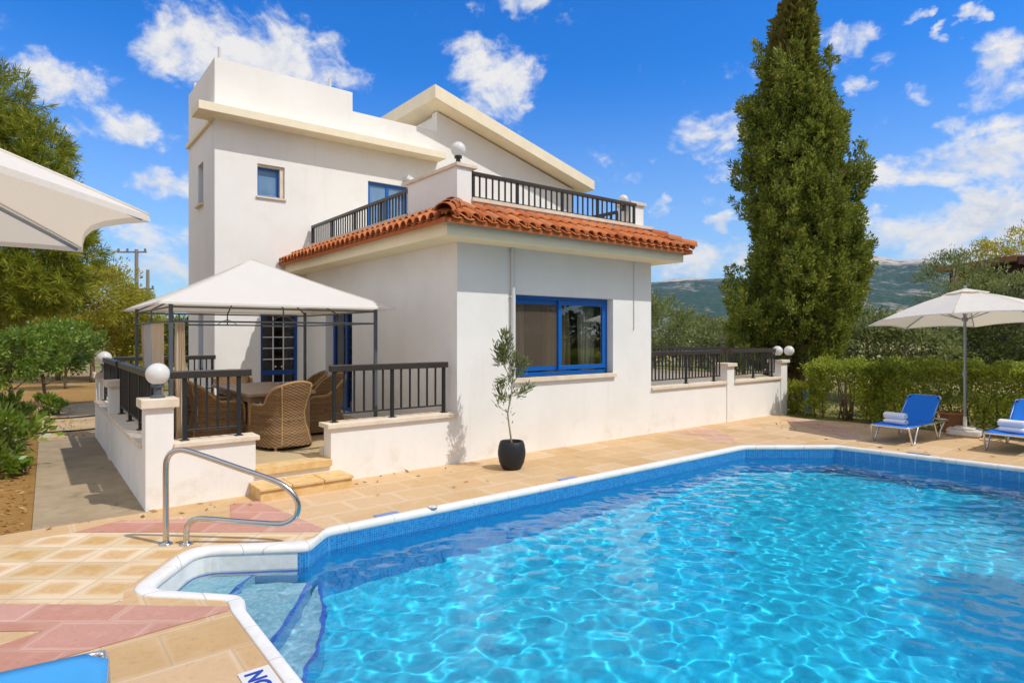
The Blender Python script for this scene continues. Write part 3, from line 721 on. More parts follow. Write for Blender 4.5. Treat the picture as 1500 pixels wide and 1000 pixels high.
# roof tiles: barrel covers over pans, two overlapping courses, cut along the hips
def tile_roof():
    m = MB(); rnd = random.Random(5)
    A0, LEN, ZL, ZH = .60, .60, 3.51, 3.815
    sl = (ZH-ZL)/LEN
    def barrel(base, along, up, s0, s1, r0, r1, lift, concave=False, n=7):
        vs = []; th = .013
        for s, r, lf in ((s0, r0, lift), (s1, r1, lift*.4)):
            c = base + up*s + Vector((0,0, sl*s + lf))
            for rr in (r, r-th):
                for j in range(n+1):
                    a = PI*j/n
                    q = c + along*(-rr*math.cos(a)) + Vector((0,0,(-.22*rr*math.sin(a)+.012) if concave else rr*.92*math.sin(a)))
                    vs.append(q)
        k = n+1; fs = []
        for j in range(n):
            fs.append((j, j+1, 2*k+j+1, 2*k+j)); fs.append((k+j+1, k+j, 3*k+j, 3*k+j+1)); fs.append((j+1, j, k+j, k+j+1)); fs.append((2*k+j, 2*k+j+1, 3*k+j+1, 3*k+j))
        fs.append((0, 2*k, 3*k, k)); fs.append((n, k+n, 3*k+n, 2*k+n))
        m.add(vs, fs)
    def slope(start, along, up, total, cut0, cut1):
        """start: low corner; cut0/cut1: whether the ends are 45 degree hips"""
        n = int(round(total/.205)); w = total/n
        for i in range(n):
            a = (i+.5)*w; lim = LEN
            if cut0: lim = min(lim, a+.02)
            if cut1: lim = min(lim, total-a+.02)
            b = start + along*a; j = lambda: rnd.uniform(-.006,.006)
            if lim > .12:
                barrel(b, along, up, -.02+j(), min(.33, lim), .088, .076, .012+j(), n=7)
                if lim > .33: barrel(b+along*j(), along, up, .26+j(), lim, .086, .074, .030)
            a2 = i*w; lim = LEN
            if cut0: lim = min(lim, a2+.02)
            if cut1: lim = min(lim, total-a2+.02)
            if lim > .1: barrel(start+along*a2, along, up, -.02, lim, .08, .08, -.012, True)
    x1 = 4.95
    L0 = Vector((-A0,-A0,ZL))
    slope(L0, Vector((1,0,0)), Vector((0,1,0)), x1+A0, True, True)
    slope(Vector((-A0,6.30,ZL)), Vector((0,-1,0)), Vector((1,0,0)), 6.30+A0, False, True)
    slope(Vector((x1,-A0,ZL)), Vector((0,1,0)), Vector((-1,0,0)), 6.30+A0, True, False)
    # hips
    for c, dx in ((Vector((-A0,-A0,ZL)), 1), (Vector((x1,-A0,ZL)), -1)):
        hd = Vector((dx*.7071,.7071,0)); al = Vector((hd.y,-hd.x,0)); full = LEN*1.414
        sl_keep = sl; sl = sl/1.414
        for k, (s0, s1) in enumerate(((-.05,.33),(.23,.58),(.48,.78))):
            barrel(c, al, hd, s0, s1, .135, .115, .055, n=9)
        sl = sl_keep
    # boarding under the tiles
    z = lambda s: ZL - .02 + sl*s
    P = [(-A0+.005,-A0+.005,z(.0)),(x1-.005,-A0+.005,z(.0)),(x1-LEN,-.0,z(LEN)),(-A0+LEN,-.0,z(LEN))]
    m.add(P, [(0,1,2,3)])
    m.add([(-A0+.005,6.3,z(0)),(-A0+.005,-A0+.005,z(0)),(-.0,-.0,z(LEN)),(-.0,6.3,z(LEN))], [(0,1,2,3)])
    m.add([(x1-.005,-A0+.005,z(0)),(x1-.005,6.3,z(0)),(x1-LEN,6.3,z(LEN)),(x1-LEN,-.0,z(LEN))], [(0,1,2,3)])
    for b in ((-A0+.012,x1-.012,-A0+.012,-A0+.05,ZL-.085,ZL-.022),(-A0+.012,-A0+.05,-A0+.051,6.3,ZL-.085,ZL-.022),(x1-.05,x1-.012,-A0+.051,6.3,ZL-.085,ZL-.022)): m.box(*b)  # edge strips added under the tiles to cast a straight eave shadow
    return m.build('roof_tiles', M['roof_tile'], villa, smooth=False, fix=False)
rt = tile_roof()
rt.data.polygons.foreach_set('use_smooth', [True]*len(rt.data.polygons))
es = rt.modifiers.new('split', 'EDGE_SPLIT'); es.split_angle = R(50)

# ---- wing window
def frame_box(m, x0, x1, z0, z1, y0, y1, w):
    m.box(x0,x1,y0,y1,z1-w,z1); m.box(x0,x1,y0,y1,z0,z0+w); m.box(x0,x0+w,y0,y1,z0+w,z1-w); m.box(x1-w,x1,y0,y1,z0+w,z1-w)
x0,x1,z0,z1 = WIN
wn = MB(); frame_box(wn, x0+.001, x1-.001, z0+.001, z1-.001, .14, .22, .06); w_ = wn.build('window', M['blue'], villa, bevel=.004)
xm = 2.20
a = MB(); frame_box(a, x0+.062, xm+.03, z0+.085, z1-.062, .175, .21, .075); a.build('sash', M['blue'], w_, bevel=.004)
a = MB(); frame_box(a, xm-.045, x1-.062, z0+.085, z1-.062, .135, .173, .075); a.build('sash', M['blue'], w_, bevel=.004)
a = MB(); a.box(x0+.13,xm-.04,.19,.194,z0+.155,z1-.13); a.build('pane', M['glass'], w_)
a = MB(); a.box(xm+.03,x1-.13,.152,.156,z0+.155,z1-.13); a.build('pane', M['glass'], w_)
a = MB(); a.box(x0-.06,x1+.05,-.055,.139,z0-.075,z0); a.build('sill', M['capstone'], w_, bevel=.006)
def drape(name, xa, xb, y, za, zb, folds, mat, parent, amp=.03, axis='x', gather=0., seed=0, nz=24):
    rnd = random.Random(seed); n = folds*8; V = []; Fc = []
    ph = [rnd.uniform(-.5,.5) for _ in range(folds+2)]
    for j in range(nz+1):
        tz = j/nz
        for i in range(n+1):
            s = i/n; k = s*folds; wob = amp*math.sin(2*PI*k+ph[int(k)]*1.2)*(.7+.5*math.sin(3*k+tz*2.))
            pull = 1-gather*math.sin(PI*min(1, max(0, (1-tz)*1.0)))**2
            px = (xa+xb)/2 + (s-.5)*(xb-xa)*pull + .01*math.sin(7*tz+k); py = y+wob
            V.append((px,py,za+(zb-za)*tz) if axis == 'x' else (py,px,za+(zb-za)*tz))
    for j in range(nz):
        for i in range(n): Fc.append((j*(n+1)+i, j*(n+1)+i+1, (j+1)*(n+1)+i+1, (j+1)*(n+1)+i))
    return np_mesh(name, V, Fc, mat, parent, smooth=True)
drape('curtain', x0+.0, x0+.46, .36, .7, 2.75, 6, M['drape'], w_, .035, seed=1)
drape('curtain', 2.86, 3.24, .36, .7, 2.75, 6, M['drape'], w_, .035, seed=2)
drape('curtain', 2.15, 2.80, .55, .7, 2.75, 5, M['drape_brown'], w_, .04, seed=4)
drape('curtain', 3.2, 3.75, .5, .7, 2.75, 5, M['drape_brown'], w_, .04, seed=9)
a = MB(); a.box(x0+.14,xm-.05,.168,.1685,z0+.16,z1-.135); a.build('insect_screen', M['screen'], w_)

# ---- terrace door with white glazing bars
def glazed_door(x0, x1, z0, z1, y, name='door', cols=3, rows=(3,6), paint='navy'):
    m = MB(); frame_box(m, x0+.001, x1-.001, z0, z1-.001, y, y+.07, .07); d = m.build(name, M[paint], villa, bevel=.004)
    h = z1-z0; mid = z0+h*.36
    m = MB(); m.box(x0+.071,x1-.071,y+.012,y+.06,mid-.05,mid+.05); m.box(x0+.071,x1-.071,y+.012,y+.06,z0+.071,z0+.16); m.build('rail', M[paint], d)
    m = MB(); m.box(x0+.071,x1-.071,y+.045,y+.050,z0+.16,z1-.071); m.build('pane', M['glass'], d)
    m = MB(); w = x1-x0-.142
    for k in range(1, cols): xx = x0+.071+w*k/cols; m.box(xx-.011,xx+.011,y+.02,y+.043,z0+.16,mid-.051); m.box(xx-.011,xx+.011,y+.02,y+.043,mid+.051,z1-.072)
    for a, b, n in ((z0+.16,mid-.05,rows[0]),(mid+.05,z1-.071,rows[1]-1)):
        for k in range(1, n): zz = a+(b-a)*k/n; m.box(x0+.072,x1-.072,y+.021,y+.042,zz-.010,zz+.010)
    m.build('glazing_bars', M['white_metal'], d)
    m = MB()
    for xx in ((x0+x1)/2-.07, (x0+x1)/2+.07): m.ball((xx, y+.0, mid+.13), .022, 12, 8)
    m.build('handle', M['white_metal'], d, smooth=True); return d
glazed_door(*D1, 6.40)
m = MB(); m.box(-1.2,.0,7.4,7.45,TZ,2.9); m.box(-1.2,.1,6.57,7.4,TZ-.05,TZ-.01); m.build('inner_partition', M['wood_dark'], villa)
# side door of the wing: blue sliding frame deep in its reveal
y0,y1,z0,z1 = SD
m = MB()
for (a,b,c,e) in ((y0+.001,y1-.001,z1-.08,z1-.001),(y0+.001,y1-.001,z0,z0+.10),(y0+.001,y0+.08,z0+.10,z1-.08),(y1-.08,y1-.001,z0+.10,z1-.08),((y0+y1)/2-.05,(y0+y1)/2+.05,z0+.10,z1-.08)): m.box(.17,.235,a,b,c,e)
sd = m.build('door', M['navy'], villa, bevel=.004)
m = MB(); m.box(.20,.205,y0+.08,(y0+y1)/2-.05,z0+.10,z1-.08); m.build('pane', M['glass'], sd)
m = MB(); m.box(.20,.205,(y0+y1)/2+.05,y1-.08,z0+.10,z1-.08); m.build('pane', M['glass'], sd)
m = MB(); m.box(.05,.16,y0+.02,y1-.02,z0-.001,z0+.03); m.build('sill', M['capstone'], sd)
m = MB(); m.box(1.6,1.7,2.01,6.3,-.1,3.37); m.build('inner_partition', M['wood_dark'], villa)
# upper window and balcony door
x0,x1,z0,z1 = W1
m = MB(); frame_box(m, x0+.001, x1-.09, z0+.001, z1-.05, 6.44, 6.49, .055); w2 = m.build('window', M['blue'], villa, bevel=.003)
m = MB(); m.box(x0+.05,x1-.14,6.46,6.465,z0+.05,z1-.10); m.build('pane', M['painted_reflection'], w2)
m = MB(); m.box(x0-.03,x1+.03,6.27,6.439,z0-.045,z0); m.build('sill', M['capstone'], w2, bevel=.004)
m = MB(); m.box(x0+.001,x1-.001,6.36,6.5,z1-.05,z1-.001); m.box(x1-.09,x1-.001,6.36,6.5,z0+.001,z1-.05); m.build('reveal_lining', M['capstone'], w2)
m = MB(); m.box(x0-.1,x1+.1,6.545,6.565,z0-.1,z1+.1); m.build('blind', M['curtain_white'], w2)
x0,x1,z0,z1 = BD
m = MB(); frame_box(m, x0+.001, x1-.001, z0, z1-.001, 6.37, 6.43, .075); m.box((x0+x1)/2-.04,(x0+x1)/2+.04,6.37,6.43,z0+.075,z1-.076); bd = m.build('door', M['blue'], villa, bevel=.004)
m = MB(); m.box(x0+.075,x1-.075,6.395,6.40,z0+.075,z1-.075); m.build('pane', M['painted_reflection'], bd)
m = MB(); m.box(x0-.1,x1+.1,6.62,6.63,z0,z1); m.build('blind', M['curtain_white'], bd)
for (z0,z1) in ((4.83,5.76),(1.12,2.45)):                      # narrow side windows of the tower
    m = MB()
    for (a,b,c,e) in ((7.361,7.879,z1-.05,z1-.001),(7.361,7.879,z0+.001,z0+.05),(7.361,7.41,z0+.05,z1-.05),(7.83,7.879,z0+.05,z1-.05)): m.box(-1.80,-1.75,a,b,c,e)
    sw = m.build('window', M['blue'], villa, bevel=.003)
    m = MB(); m.box(-1.78,-1.775,7.41,7.83,z0+.05,z1-.05); m.build('pane', M['painted_reflection'], sw)
    m = MB(); m.box(-1.99,-1.801,7.32,7.92,z0-.05,z0); m.build('sill', M['capstone'], sw, bevel=.004)
    m = MB(); m.box(-1.68,-1.665,7.3,7.95,z0-.05,z1+.05); m.build('blind', M['curtain_white'], sw)
# down pipes, cable, flood light
m = MB(); m.tube([(1.02,-.04,3.27),(1.02,-.04,1.25)], .032, 12)
for z in (3.2,2.5,1.8): m.box(.975,1.065,-.045,-.002,z-.012,z+.012)
m.build('down_pipe', M['grey_plastic'], villa, smooth=False)
m = MB(); m.tube([(3.93,-.012,3.27),(3.93,-.012,2.02)], .008, 8); m.tube([(3.93,-.013,2.03),(3.93,-.013,2.0)], .014, 8); m.build('cable', M['grey_plastic'], villa)
m = MB(); m.box(4.452,4.485,-.075,-.036,3.60,3.93); m.build('down_pipe', M['grey_plastic'], villa)
fl_ = empty('flood_light', (2.55,6.2,5.78), 'small white flood light above the balcony door', 'lamp')
m = MB(); m.box(2.50,2.60,6.26,6.309,5.70,5.78); m.build('bracket', M['white_metal'], fl_, bevel=.006)
m = MB(); m.vprism([(2.47,5.80),(2.66,5.74),(2.69,5.84),(2.50,5.90)], 6.08, 6.26); m.build('lamp_head', M['white_metal'], fl_, bevel=.012)
m = MB(); 

# balcony railings and roof lamps
P_,T_ = fr(40, (0,10,20,30,40)); railing('dark balcony railing along the left edge of the wing roof', (.13,6.24), (.13,1.60), 3.92, 4.385, P_, T_, hh=.06, hw=.07, over=.0, rail_z=.05)
P_,T_ = fr(30, (0,7,15,22,30)); railing('dark balcony railing above the front tiled eaves', (.37,.12), (4.08,.12), 3.965, 4.395, P_, T_, hh=.06, hw=.07, over=.05, rail_z=.045)
P_,T_ = fr(30, (0,10,20,30)); railing('dark balcony railing along the right edge of the wing roof', (4.31,.75), (4.31,6.2), 3.90, 4.385, P_, T_, hh=.06, hw=.07, over=.0, rail_z=.05)
globe((.13,.17,4.45), .112, 'white globe lamp on the left corner pillar of the roof balcony', .15, 'black')
globe((4.12,.42,4.31), .098, 'white globe lamp beside the right corner pillar of the roof balcony', .12, 'black')
ac = empty('outdoor_unit', (1.0,4.9,3.6), 'small dark grey outdoor unit behind the balcony railing', 'outdoor unit')
m = MB(); m.box(.75,1.15,5.75,6.15,3.61,4.10); m.build('casing', M['grey_metal'], ac, bevel=.02)
m = MB(); m.tube([(.74,5.95,3.87),(.755,5.95,3.87)], .16, 20); m.build('fan_cover', M['black'], ac)
# ================================================================== gazebo
gz = empty('gazebo', (-2.32,2.05,TZ), 'cream canvas gazebo on grey steel posts over the dining set', 'gazebo')
GX0,GX1,GY0,GY1,GE = -3.66,-1.02,.60,3.50,2.30
for (x, y) in ((GX0,GY0),(GX1,GY0),(GX0,GY1),(GX1,GY1)):
    m = MB(); m.box(x-.022,x+.022,y-.022,y+.022,TZ+.006,GE); m.box(x-.06,x+.06,y-.06,y+.06,TZ,TZ+.006); m.build('post', M['grey_metal'], gz, bevel=.004)
def beam(a, b, r=.012): m = MB(); m.tube([a,b], r, 8); return m.build('beam', M['grey_metal'], gz)
for z in (2.235, 2.06):
    beam((GX0+.022,GY0,z),(GX1-.022,GY0,z)); beam((GX0+.022,GY1,z),(GX1-.022,GY1,z)); beam((GX0,GY0+.022,z),(GX0,GY1-.022,z)); beam((GX1,GY0+.022,z),(GX1,GY1-.022,z))
cx, cy = (GX0+GX1)/2, (GY0+GY1)/2
APEX = (cx, cy, 3.02)
m = MB()
for (x, y) in ((GX0,GY0),(GX1,GY0),(GX0,GY1),(GX1,GY1)): m.tube([(x,y,2.27),(cx,cy,2.95)], .012, 8)
for (x, y) in ((cx,GY0),(cx,GY1),(GX0,cy),(GX1,cy)):
    m.tube([(x,y,2.24),(x+(cx-x)*.25,y+(cy-y)*.25,2.43)], .011, 8); m.tube([(x,y,2.06),(x,y,2.235)], .010, 8)
    for s in (-1, 1):
        dx, dy = ((.16*s,0) if abs(x-cx) < .01 else (0,.16*s)); m.tube([(x+dx,y+dy,2.06),(x+dx*.55,y+dy*.55,2.12),(x,y,2.15)], .006, 6)
m.build('roof_frame', M['grey_metal'], gz)
# canopy: four slightly sagging panels, small turned down hem
x0,x1,y0,y1 = GX0-.15,GX1+.24,GY0-.16,GY1+.15; n = 12; V = []; Fc = []
cor = [Vector((x0,y0,2.285)),Vector((x1,y0,2.285)),Vector((x1,y1,2.285)),Vector((x0,y1,2.285))]; AP = Vector((cx,cy,3.03))
for k in range(4):
    A, B = cor[k], cor[(k+1)%4]; b0 = len(V)
    for i in range(n+1):
        r = i/n
        for j in range(n+1):
            f = j/n; q = AP.lerp(A.lerp(B, f), r); sg = math.sin(PI*f)
            q.z -= .055*math.sin(PI*min(1., r))*(.45+.55*sg) + .0*r; V.append(tuple(q))
    for i in range(n):
        for j in range(n): Fc.append((b0+i*(n+1)+j,b0+(i+1)*(n+1)+j,b0+(i+1)*(n+1)+j+1,b0+i*(n+1)+j+1))
    b1 = len(V)
    for j in range(n+1): v = V[b0+n*(n+1)+j]; V.append((v[0]+(v[0]-cx)*.003, v[1]+(v[1]-cy)*.003, v[2]-.026))
    for j in range(n): Fc.append((b0+n*(n+1)+j, b1+j, b1+j+1, b0+n*(n+1)+j+1))
cn = np_mesh('canopy', V, Fc, M['gazebo_canvas'], gz, smooth=True)
for k in range(4):
    m = MB(); m.tube([Vector(V[k*((n+1)*(n+1)+n+1)+i*(n+1)])+Vector((0,0,.002)) for i in range(n+1)], .0085, 6); m.build('seam', M['gazebo_canvas'], cn, smooth=True)
es = cn.modifiers.new('split', 'EDGE_SPLIT'); es.split_angle = R(16)
drape('curtain', GX0+.05, GX0+.17, GY0+.06, TZ+.12, 2.05, 4, M['curtain'], gz, .035, gather=.25, seed=5)
drape('curtain', GY0+.9, GY0+1.5, GX0+.03, TZ+.12, 2.05, 6, M['curtain'], gz, .04, 'y', .2, seed=6)
drape('curtain', GY0+1.75, GY0+2.35, GX0+.05, TZ+.12, 2.05, 5, M['curtain_white'], gz, .035, 'y', .1, seed=8)
drape('curtain', GX0+.05, GX0+.35, GY1-.05, TZ+.12, 2.05, 5, M['curtain'], gz, .035, 'x', .3, seed=7)

# ================================================================== dining set
tb = empty('dining_table', (-2.02,2.72,TZ), 'weathered wooden dining table under the gazebo', 'table')
m = MB()
for k in range(6): m.box(-.50+k*.1667+.002,-.50+(k+1)*.1667-.002,-1.12,1.12,.70,.745)
m.build('tabletop', M['teak'], tb, world=False, bevel=.006)
m = MB(); m.box(-.44,.44,-1.0,1.0,.61,.699); m.build('apron', M['teak'], tb, world=False)
for sx in (-1,1):
    for sy in (-1,1): m = MB(); m.box(sx*.40-.045,sx*.40+.045,sy*.95-.045,sy*.95+.045,0,.609); m.build('leg', M['teak'], tb, world=False, bevel=.006)

def make_chair():
    c = empty('wicker_chair', (0,0,0), 'x', 'chair', 'wicker armchairs round the dining table')
    path = []                                                  # half outline of the shell in plan, front is +y
    half = [(.335,.36),(.345,.22),(.345,.06),(.335,-.10),(.30,-.23),(.21,-.325),(.10,-.36),(0,-.368)]
    full = half + [(-x,y) for x,y in half[-2::-1]]
    P = smooth_path([(x,y,0) for x,y in full], 3); n = len(P)
    def top(i):
        y = P[i].y; t = min(1, max(0, (.05-y)/.33)); t = t*t*(3-2*t)
        return .61 + .33*t*(1-.30*(abs(P[i].x)/.30)**2.2*(1 if y < -.2 else 1)) - (.05 if y > .3 else 0)*((y-.3)/.06)
    def sc(z, y):
        if y > .1: pinch = .5
        else: pinch = 1.
        pts = [(.04,1.08),(.20,.97),(.36,.84),(.48,.80),(.62,.88),(.78,1.03),(.95,1.12)]
        for (a,b),(c_,d) in zip(pts[:-1], pts[1:]):
            if a <= z <= c_: t = (z-a)/(c_-a); t = t*t*(3-2*t); s = b+(d-b)*t; break
        else: s = pts[-1][1] if z > .9 else pts[0][1]
        return 1+(s-1)*pinch
    nz = 14; V = []; Fc = []
    for side in (0, 1):
        for i in range(n):
            zt_ = top(i)
            for k in range(nz+1):
                z = .05+(zt_-.05)*k/nz; s = sc(z, P[i].y) - (.075 if side else 0)
                V.append((P[i].x*s, P[i].y*s if P[i].y < .1 else P[i].y-(.02 if side else 0), z))
    N = n*(nz+1)
    for i in range(n-1):
        for k in range(nz):
            a = i*(nz+1)+k; b = (i+1)*(nz+1)+k
            Fc.append((a,b,b+1,a+1)); Fc.append((N+a,N+a+1,N+b+1,N+b))
    np_mesh('shell', V, Fc, M['wicker'], c, smooth=True)
    m = MB()
    rim = [Vector(V[i*(nz+1)+nz])*.5+Vector(V[N+i*(nz+1)+nz])*.5 for i in range(n)]
    f = lambda p, z: Vector((p.x*1.0, p.y, z))
    pts = [f(rim[0]+Vector((0,.0,0)), z) for z in (.05,.2,.35,.48)] + [rim[0]+Vector((0,-.012,-.01))] + rim[1:-1] + [rim[-1]+Vector((0,-.012,-.01))] + [f(rim[-1], z) for z in (.48,.35,.2,.05)]
    m.tube(pts, .021, 8)
    for i in (int(n*.36), int(n*.64)): m.tube([Vector(V[i*(nz+1)+k])*1.004 for k in range(nz+1)], .011, 6)
    m.build('rim', M['cane'], c, world=False, smooth=True)
    m = MB(); fx = .325; nf = 6
    vs = []
    for k in range(nf+1):
        x = -fx+2*fx*k/nf; y = .355+.015*math.cos(x*4)
        vs += [(x,y,.05),(x,y,.37)]
    m.add(vs, [(2*k,2*k+2,2*k+3,2*k+1) for k in range(nf)])
    m.build('front_apron', M['wicker'], c, world=False, smooth=True)
    m = MB(); seat = [(.30,.34),(.315,.1),(.29,-.12),(.2,-.27),(.08,-.31)]; poly = seat+[(-x,y) for x,y in seat[::-1]]
    m.prism(ccw(poly), .36, .44); m.build('seat', M['wicker'], c, world=False, bevel=.03)
    for (x, y) in ((.31,.33),(-.31,.33),(.27,-.27),(-.27,-.27)):
        m = MB(); m.lathe([(.018,0),(.022,.07)], 10, (x,y,0)); m.build('leg', M['cane'], c, world=False)
    return c
ch = make_chair()
seats = [(-2.12,1.30,R(13),'wicker armchair at the near end of the table, its back to the pool'),
         (-2.80,2.35,R(-88),'wicker armchair on the left of the table behind the short railing'),
         (-2.86,3.32,R(-92),'wicker armchair on the left of the table, farther from the pool'),
         (-1.20,2.30,R(96),'wicker armchair on the right of the table, nearest the railing post'),
         (-1.16,3.20,R(84),'wicker armchair on the right of the table in front of the blue doors'),
         (-2.02,4.25,R(180),'wicker armchair at the far end of the table facing the pool')]
for i, (x, y, a, lb) in enumerate(seats):
    c = ch if i == 0 else copy_tree(ch)
    c.location = (x,y,TZ); c.rotation_euler = (0,0,a); c['label'] = lb

# ================================================================== parasols
def parasol(loc, rz, rim_z, top_z, rad, label, pole_r=.022, base=True, tilt=0.):
    e = empty('parasol', loc, label, 'parasol', None, rz)
    N = 8; V = []; Fc = []; nr, na = 9, 6
    fl = Vector((CU.y*math.cos(rz)+CV.y*math.sin(rz), -CU.y*math.sin(rz)+CV.y*math.cos(rz)))
    def pt(t, a):                                              # a in octagon steps
        k = math.floor(a+1e-9); f = a-k; A = 2*PI*k/N; B = 2*PI*(k+1)/N
        p = Vector((math.cos(A),math.sin(A),0)).lerp(Vector((math.cos(B),math.sin(B),0)), f)
        sag = math.sin(PI*f)
        p = p*(1-.05*sag*t*t)
        z = rim_z+(top_z-rim_z)*(1-t) + .045*math.sin(PI*t) - .05*sag*t*(1-t)*1.6 + .028*sag*t*t
        z -= tilt*rad*t*(p.x*fl.x+p.y*fl.y)
        return (p.x*rad*t, p.y*rad*t, z)
    for r in range(nr+1):
        t = .13+(1-.13)*r/nr
        for s in range(N*na): V.append(pt(t, s/na))
    S_ = N*na
    for r in range(nr):
        for s in range(S_): Fc.append((r*S_+s, r*S_+(s+1)%S_, (r+1)*S_+(s+1)%S_, (r+1)*S_+s))
    b = len(V)                                                 # narrow hem
    for s in range(S_): x,y,z = pt(1., s/na); V.append((x*1.003,y*1.003,z-.022))
    for s in range(S_): Fc.append((nr*S_+s, nr*S_+(s+1)%S_, b+(s+1)%S_, b+s))
    cp_ = np_mesh('canopy', V, Fc, M['canvas'], None, smooth=True); cp_.parent = e
    ed = cp_.modifiers.new('split', 'EDGE_SPLIT'); ed.split_angle = R(14)
    V = []; Fc = []                                            # vent cap over the opening
    for r in range(4):
        t = .235*r/3
        for s in range(S_): x,y,z = pt(max(t,.002), s/na); V.append((x,y,z+.035+.006*math.sin(PI*(s%na)/na)))
    for r in range(3):
        for s in range(S_): Fc.append((r*S_+s, r*S_+(s+1)%S_, (r+1)*S_+(s+1)%S_, (r+1)*S_+s))
    v_ = np_mesh('vent', V, Fc, M['canvas'], None, smooth=True); v_.parent = cp_
    ed = v_.modifiers.new('split', 'EDGE_SPLIT'); ed.split_angle = R(14)
    for k in range(N):
        a = 2*PI*k/N; d = Vector((math.cos(a),math.sin(a),0))
        pts = [d*(rad*t)+Vector((0,0,pt(t,k)[2]-.022)) for t in (.03,.3,.6,.9,.985)]
        m = MB(); m.tube([d*(rad*t)+Vector((0,0,pt(t,k)[2]+.002)) for t in (.16,.3,.5,.7,.85,1.)], .006, 6); m.build('seam', M['canvas'], cp_, world=False, smooth=True)
        m = MB(); m.tube(pts, .0085, 6); rb = m.build('rib', M['pole'], e, world=False, smooth=True)
        m = MB(); m.tube([d*.05+Vector((0,0,rim_z+.02)), d*(rad*.52)+Vector((0,0,pt(.52,k)[2]-.03))], .007, 6); m.build('strut', M['pole'], rb, world=False)
    z0 = .16 if base else .0
    m = MB(); m.tube([(0,0,z0),(0,0,1.15)], pole_r*1.15, 14); m.tube([(0,0,1.151),(0,0,top_z+.05)], pole_r, 14); m.build('pole', M['pole'], e, world=False, smooth=False)
    m = MB(); m.lathe([(.045,rim_z-.02),(.05,rim_z+.0),(.05,rim_z+.05),(.03,rim_z+.06)], 14); m.build('rib_hub', M['pole'], e, world=False)
    m = MB(); m.lathe([(.038,1.10),(.04,1.12),(.04,1.19),(.03,1.20)], 14); m.build('collar', M['pole'], e, world=False)
    m = MB(); m.lathe([(.025,top_z+.03),(.032,top_z+.05),(.02,top_z+.09),(.001,top_z+.10)], 12); m.build('finial', M['pole'], e, world=False)
    if base:
        m = MB(); q = round_poly([(-.36,-.27),(.36,-.27),(.36,.27),(-.36,.27)], [.14]*4, 5); P2 = [(p.x,p.y) for p in q]
        m.prism(ccw(P2), .03, .12); m.prism(ccw([(x*.62,y*.62) for x,y in P2]), .1205, .155); m.tube([(0,0,.155),(0,0,.36)], .032, 14)
        m.prism(ccw([(x*.9,y*.9) for x,y in P2]), .0, .0295)
        m.build('base', M['plastic'], e, world=False, bevel=.02)
    return e
parasol((8.95,-3.80,0), R(10), 2.17, 2.74, 1.62, 'cream octagonal parasol standing between the two blue sun loungers', .024, True, .080)
PL = spot(0, 1.0)  # placed from the fitted crown centre
parasol((LPAR[0],LPAR[1],0), LPAR[2], LPAR[3], LPAR[4], LPAR[5], 'cream parasol close to the camera, cut off by the left edge', .024)

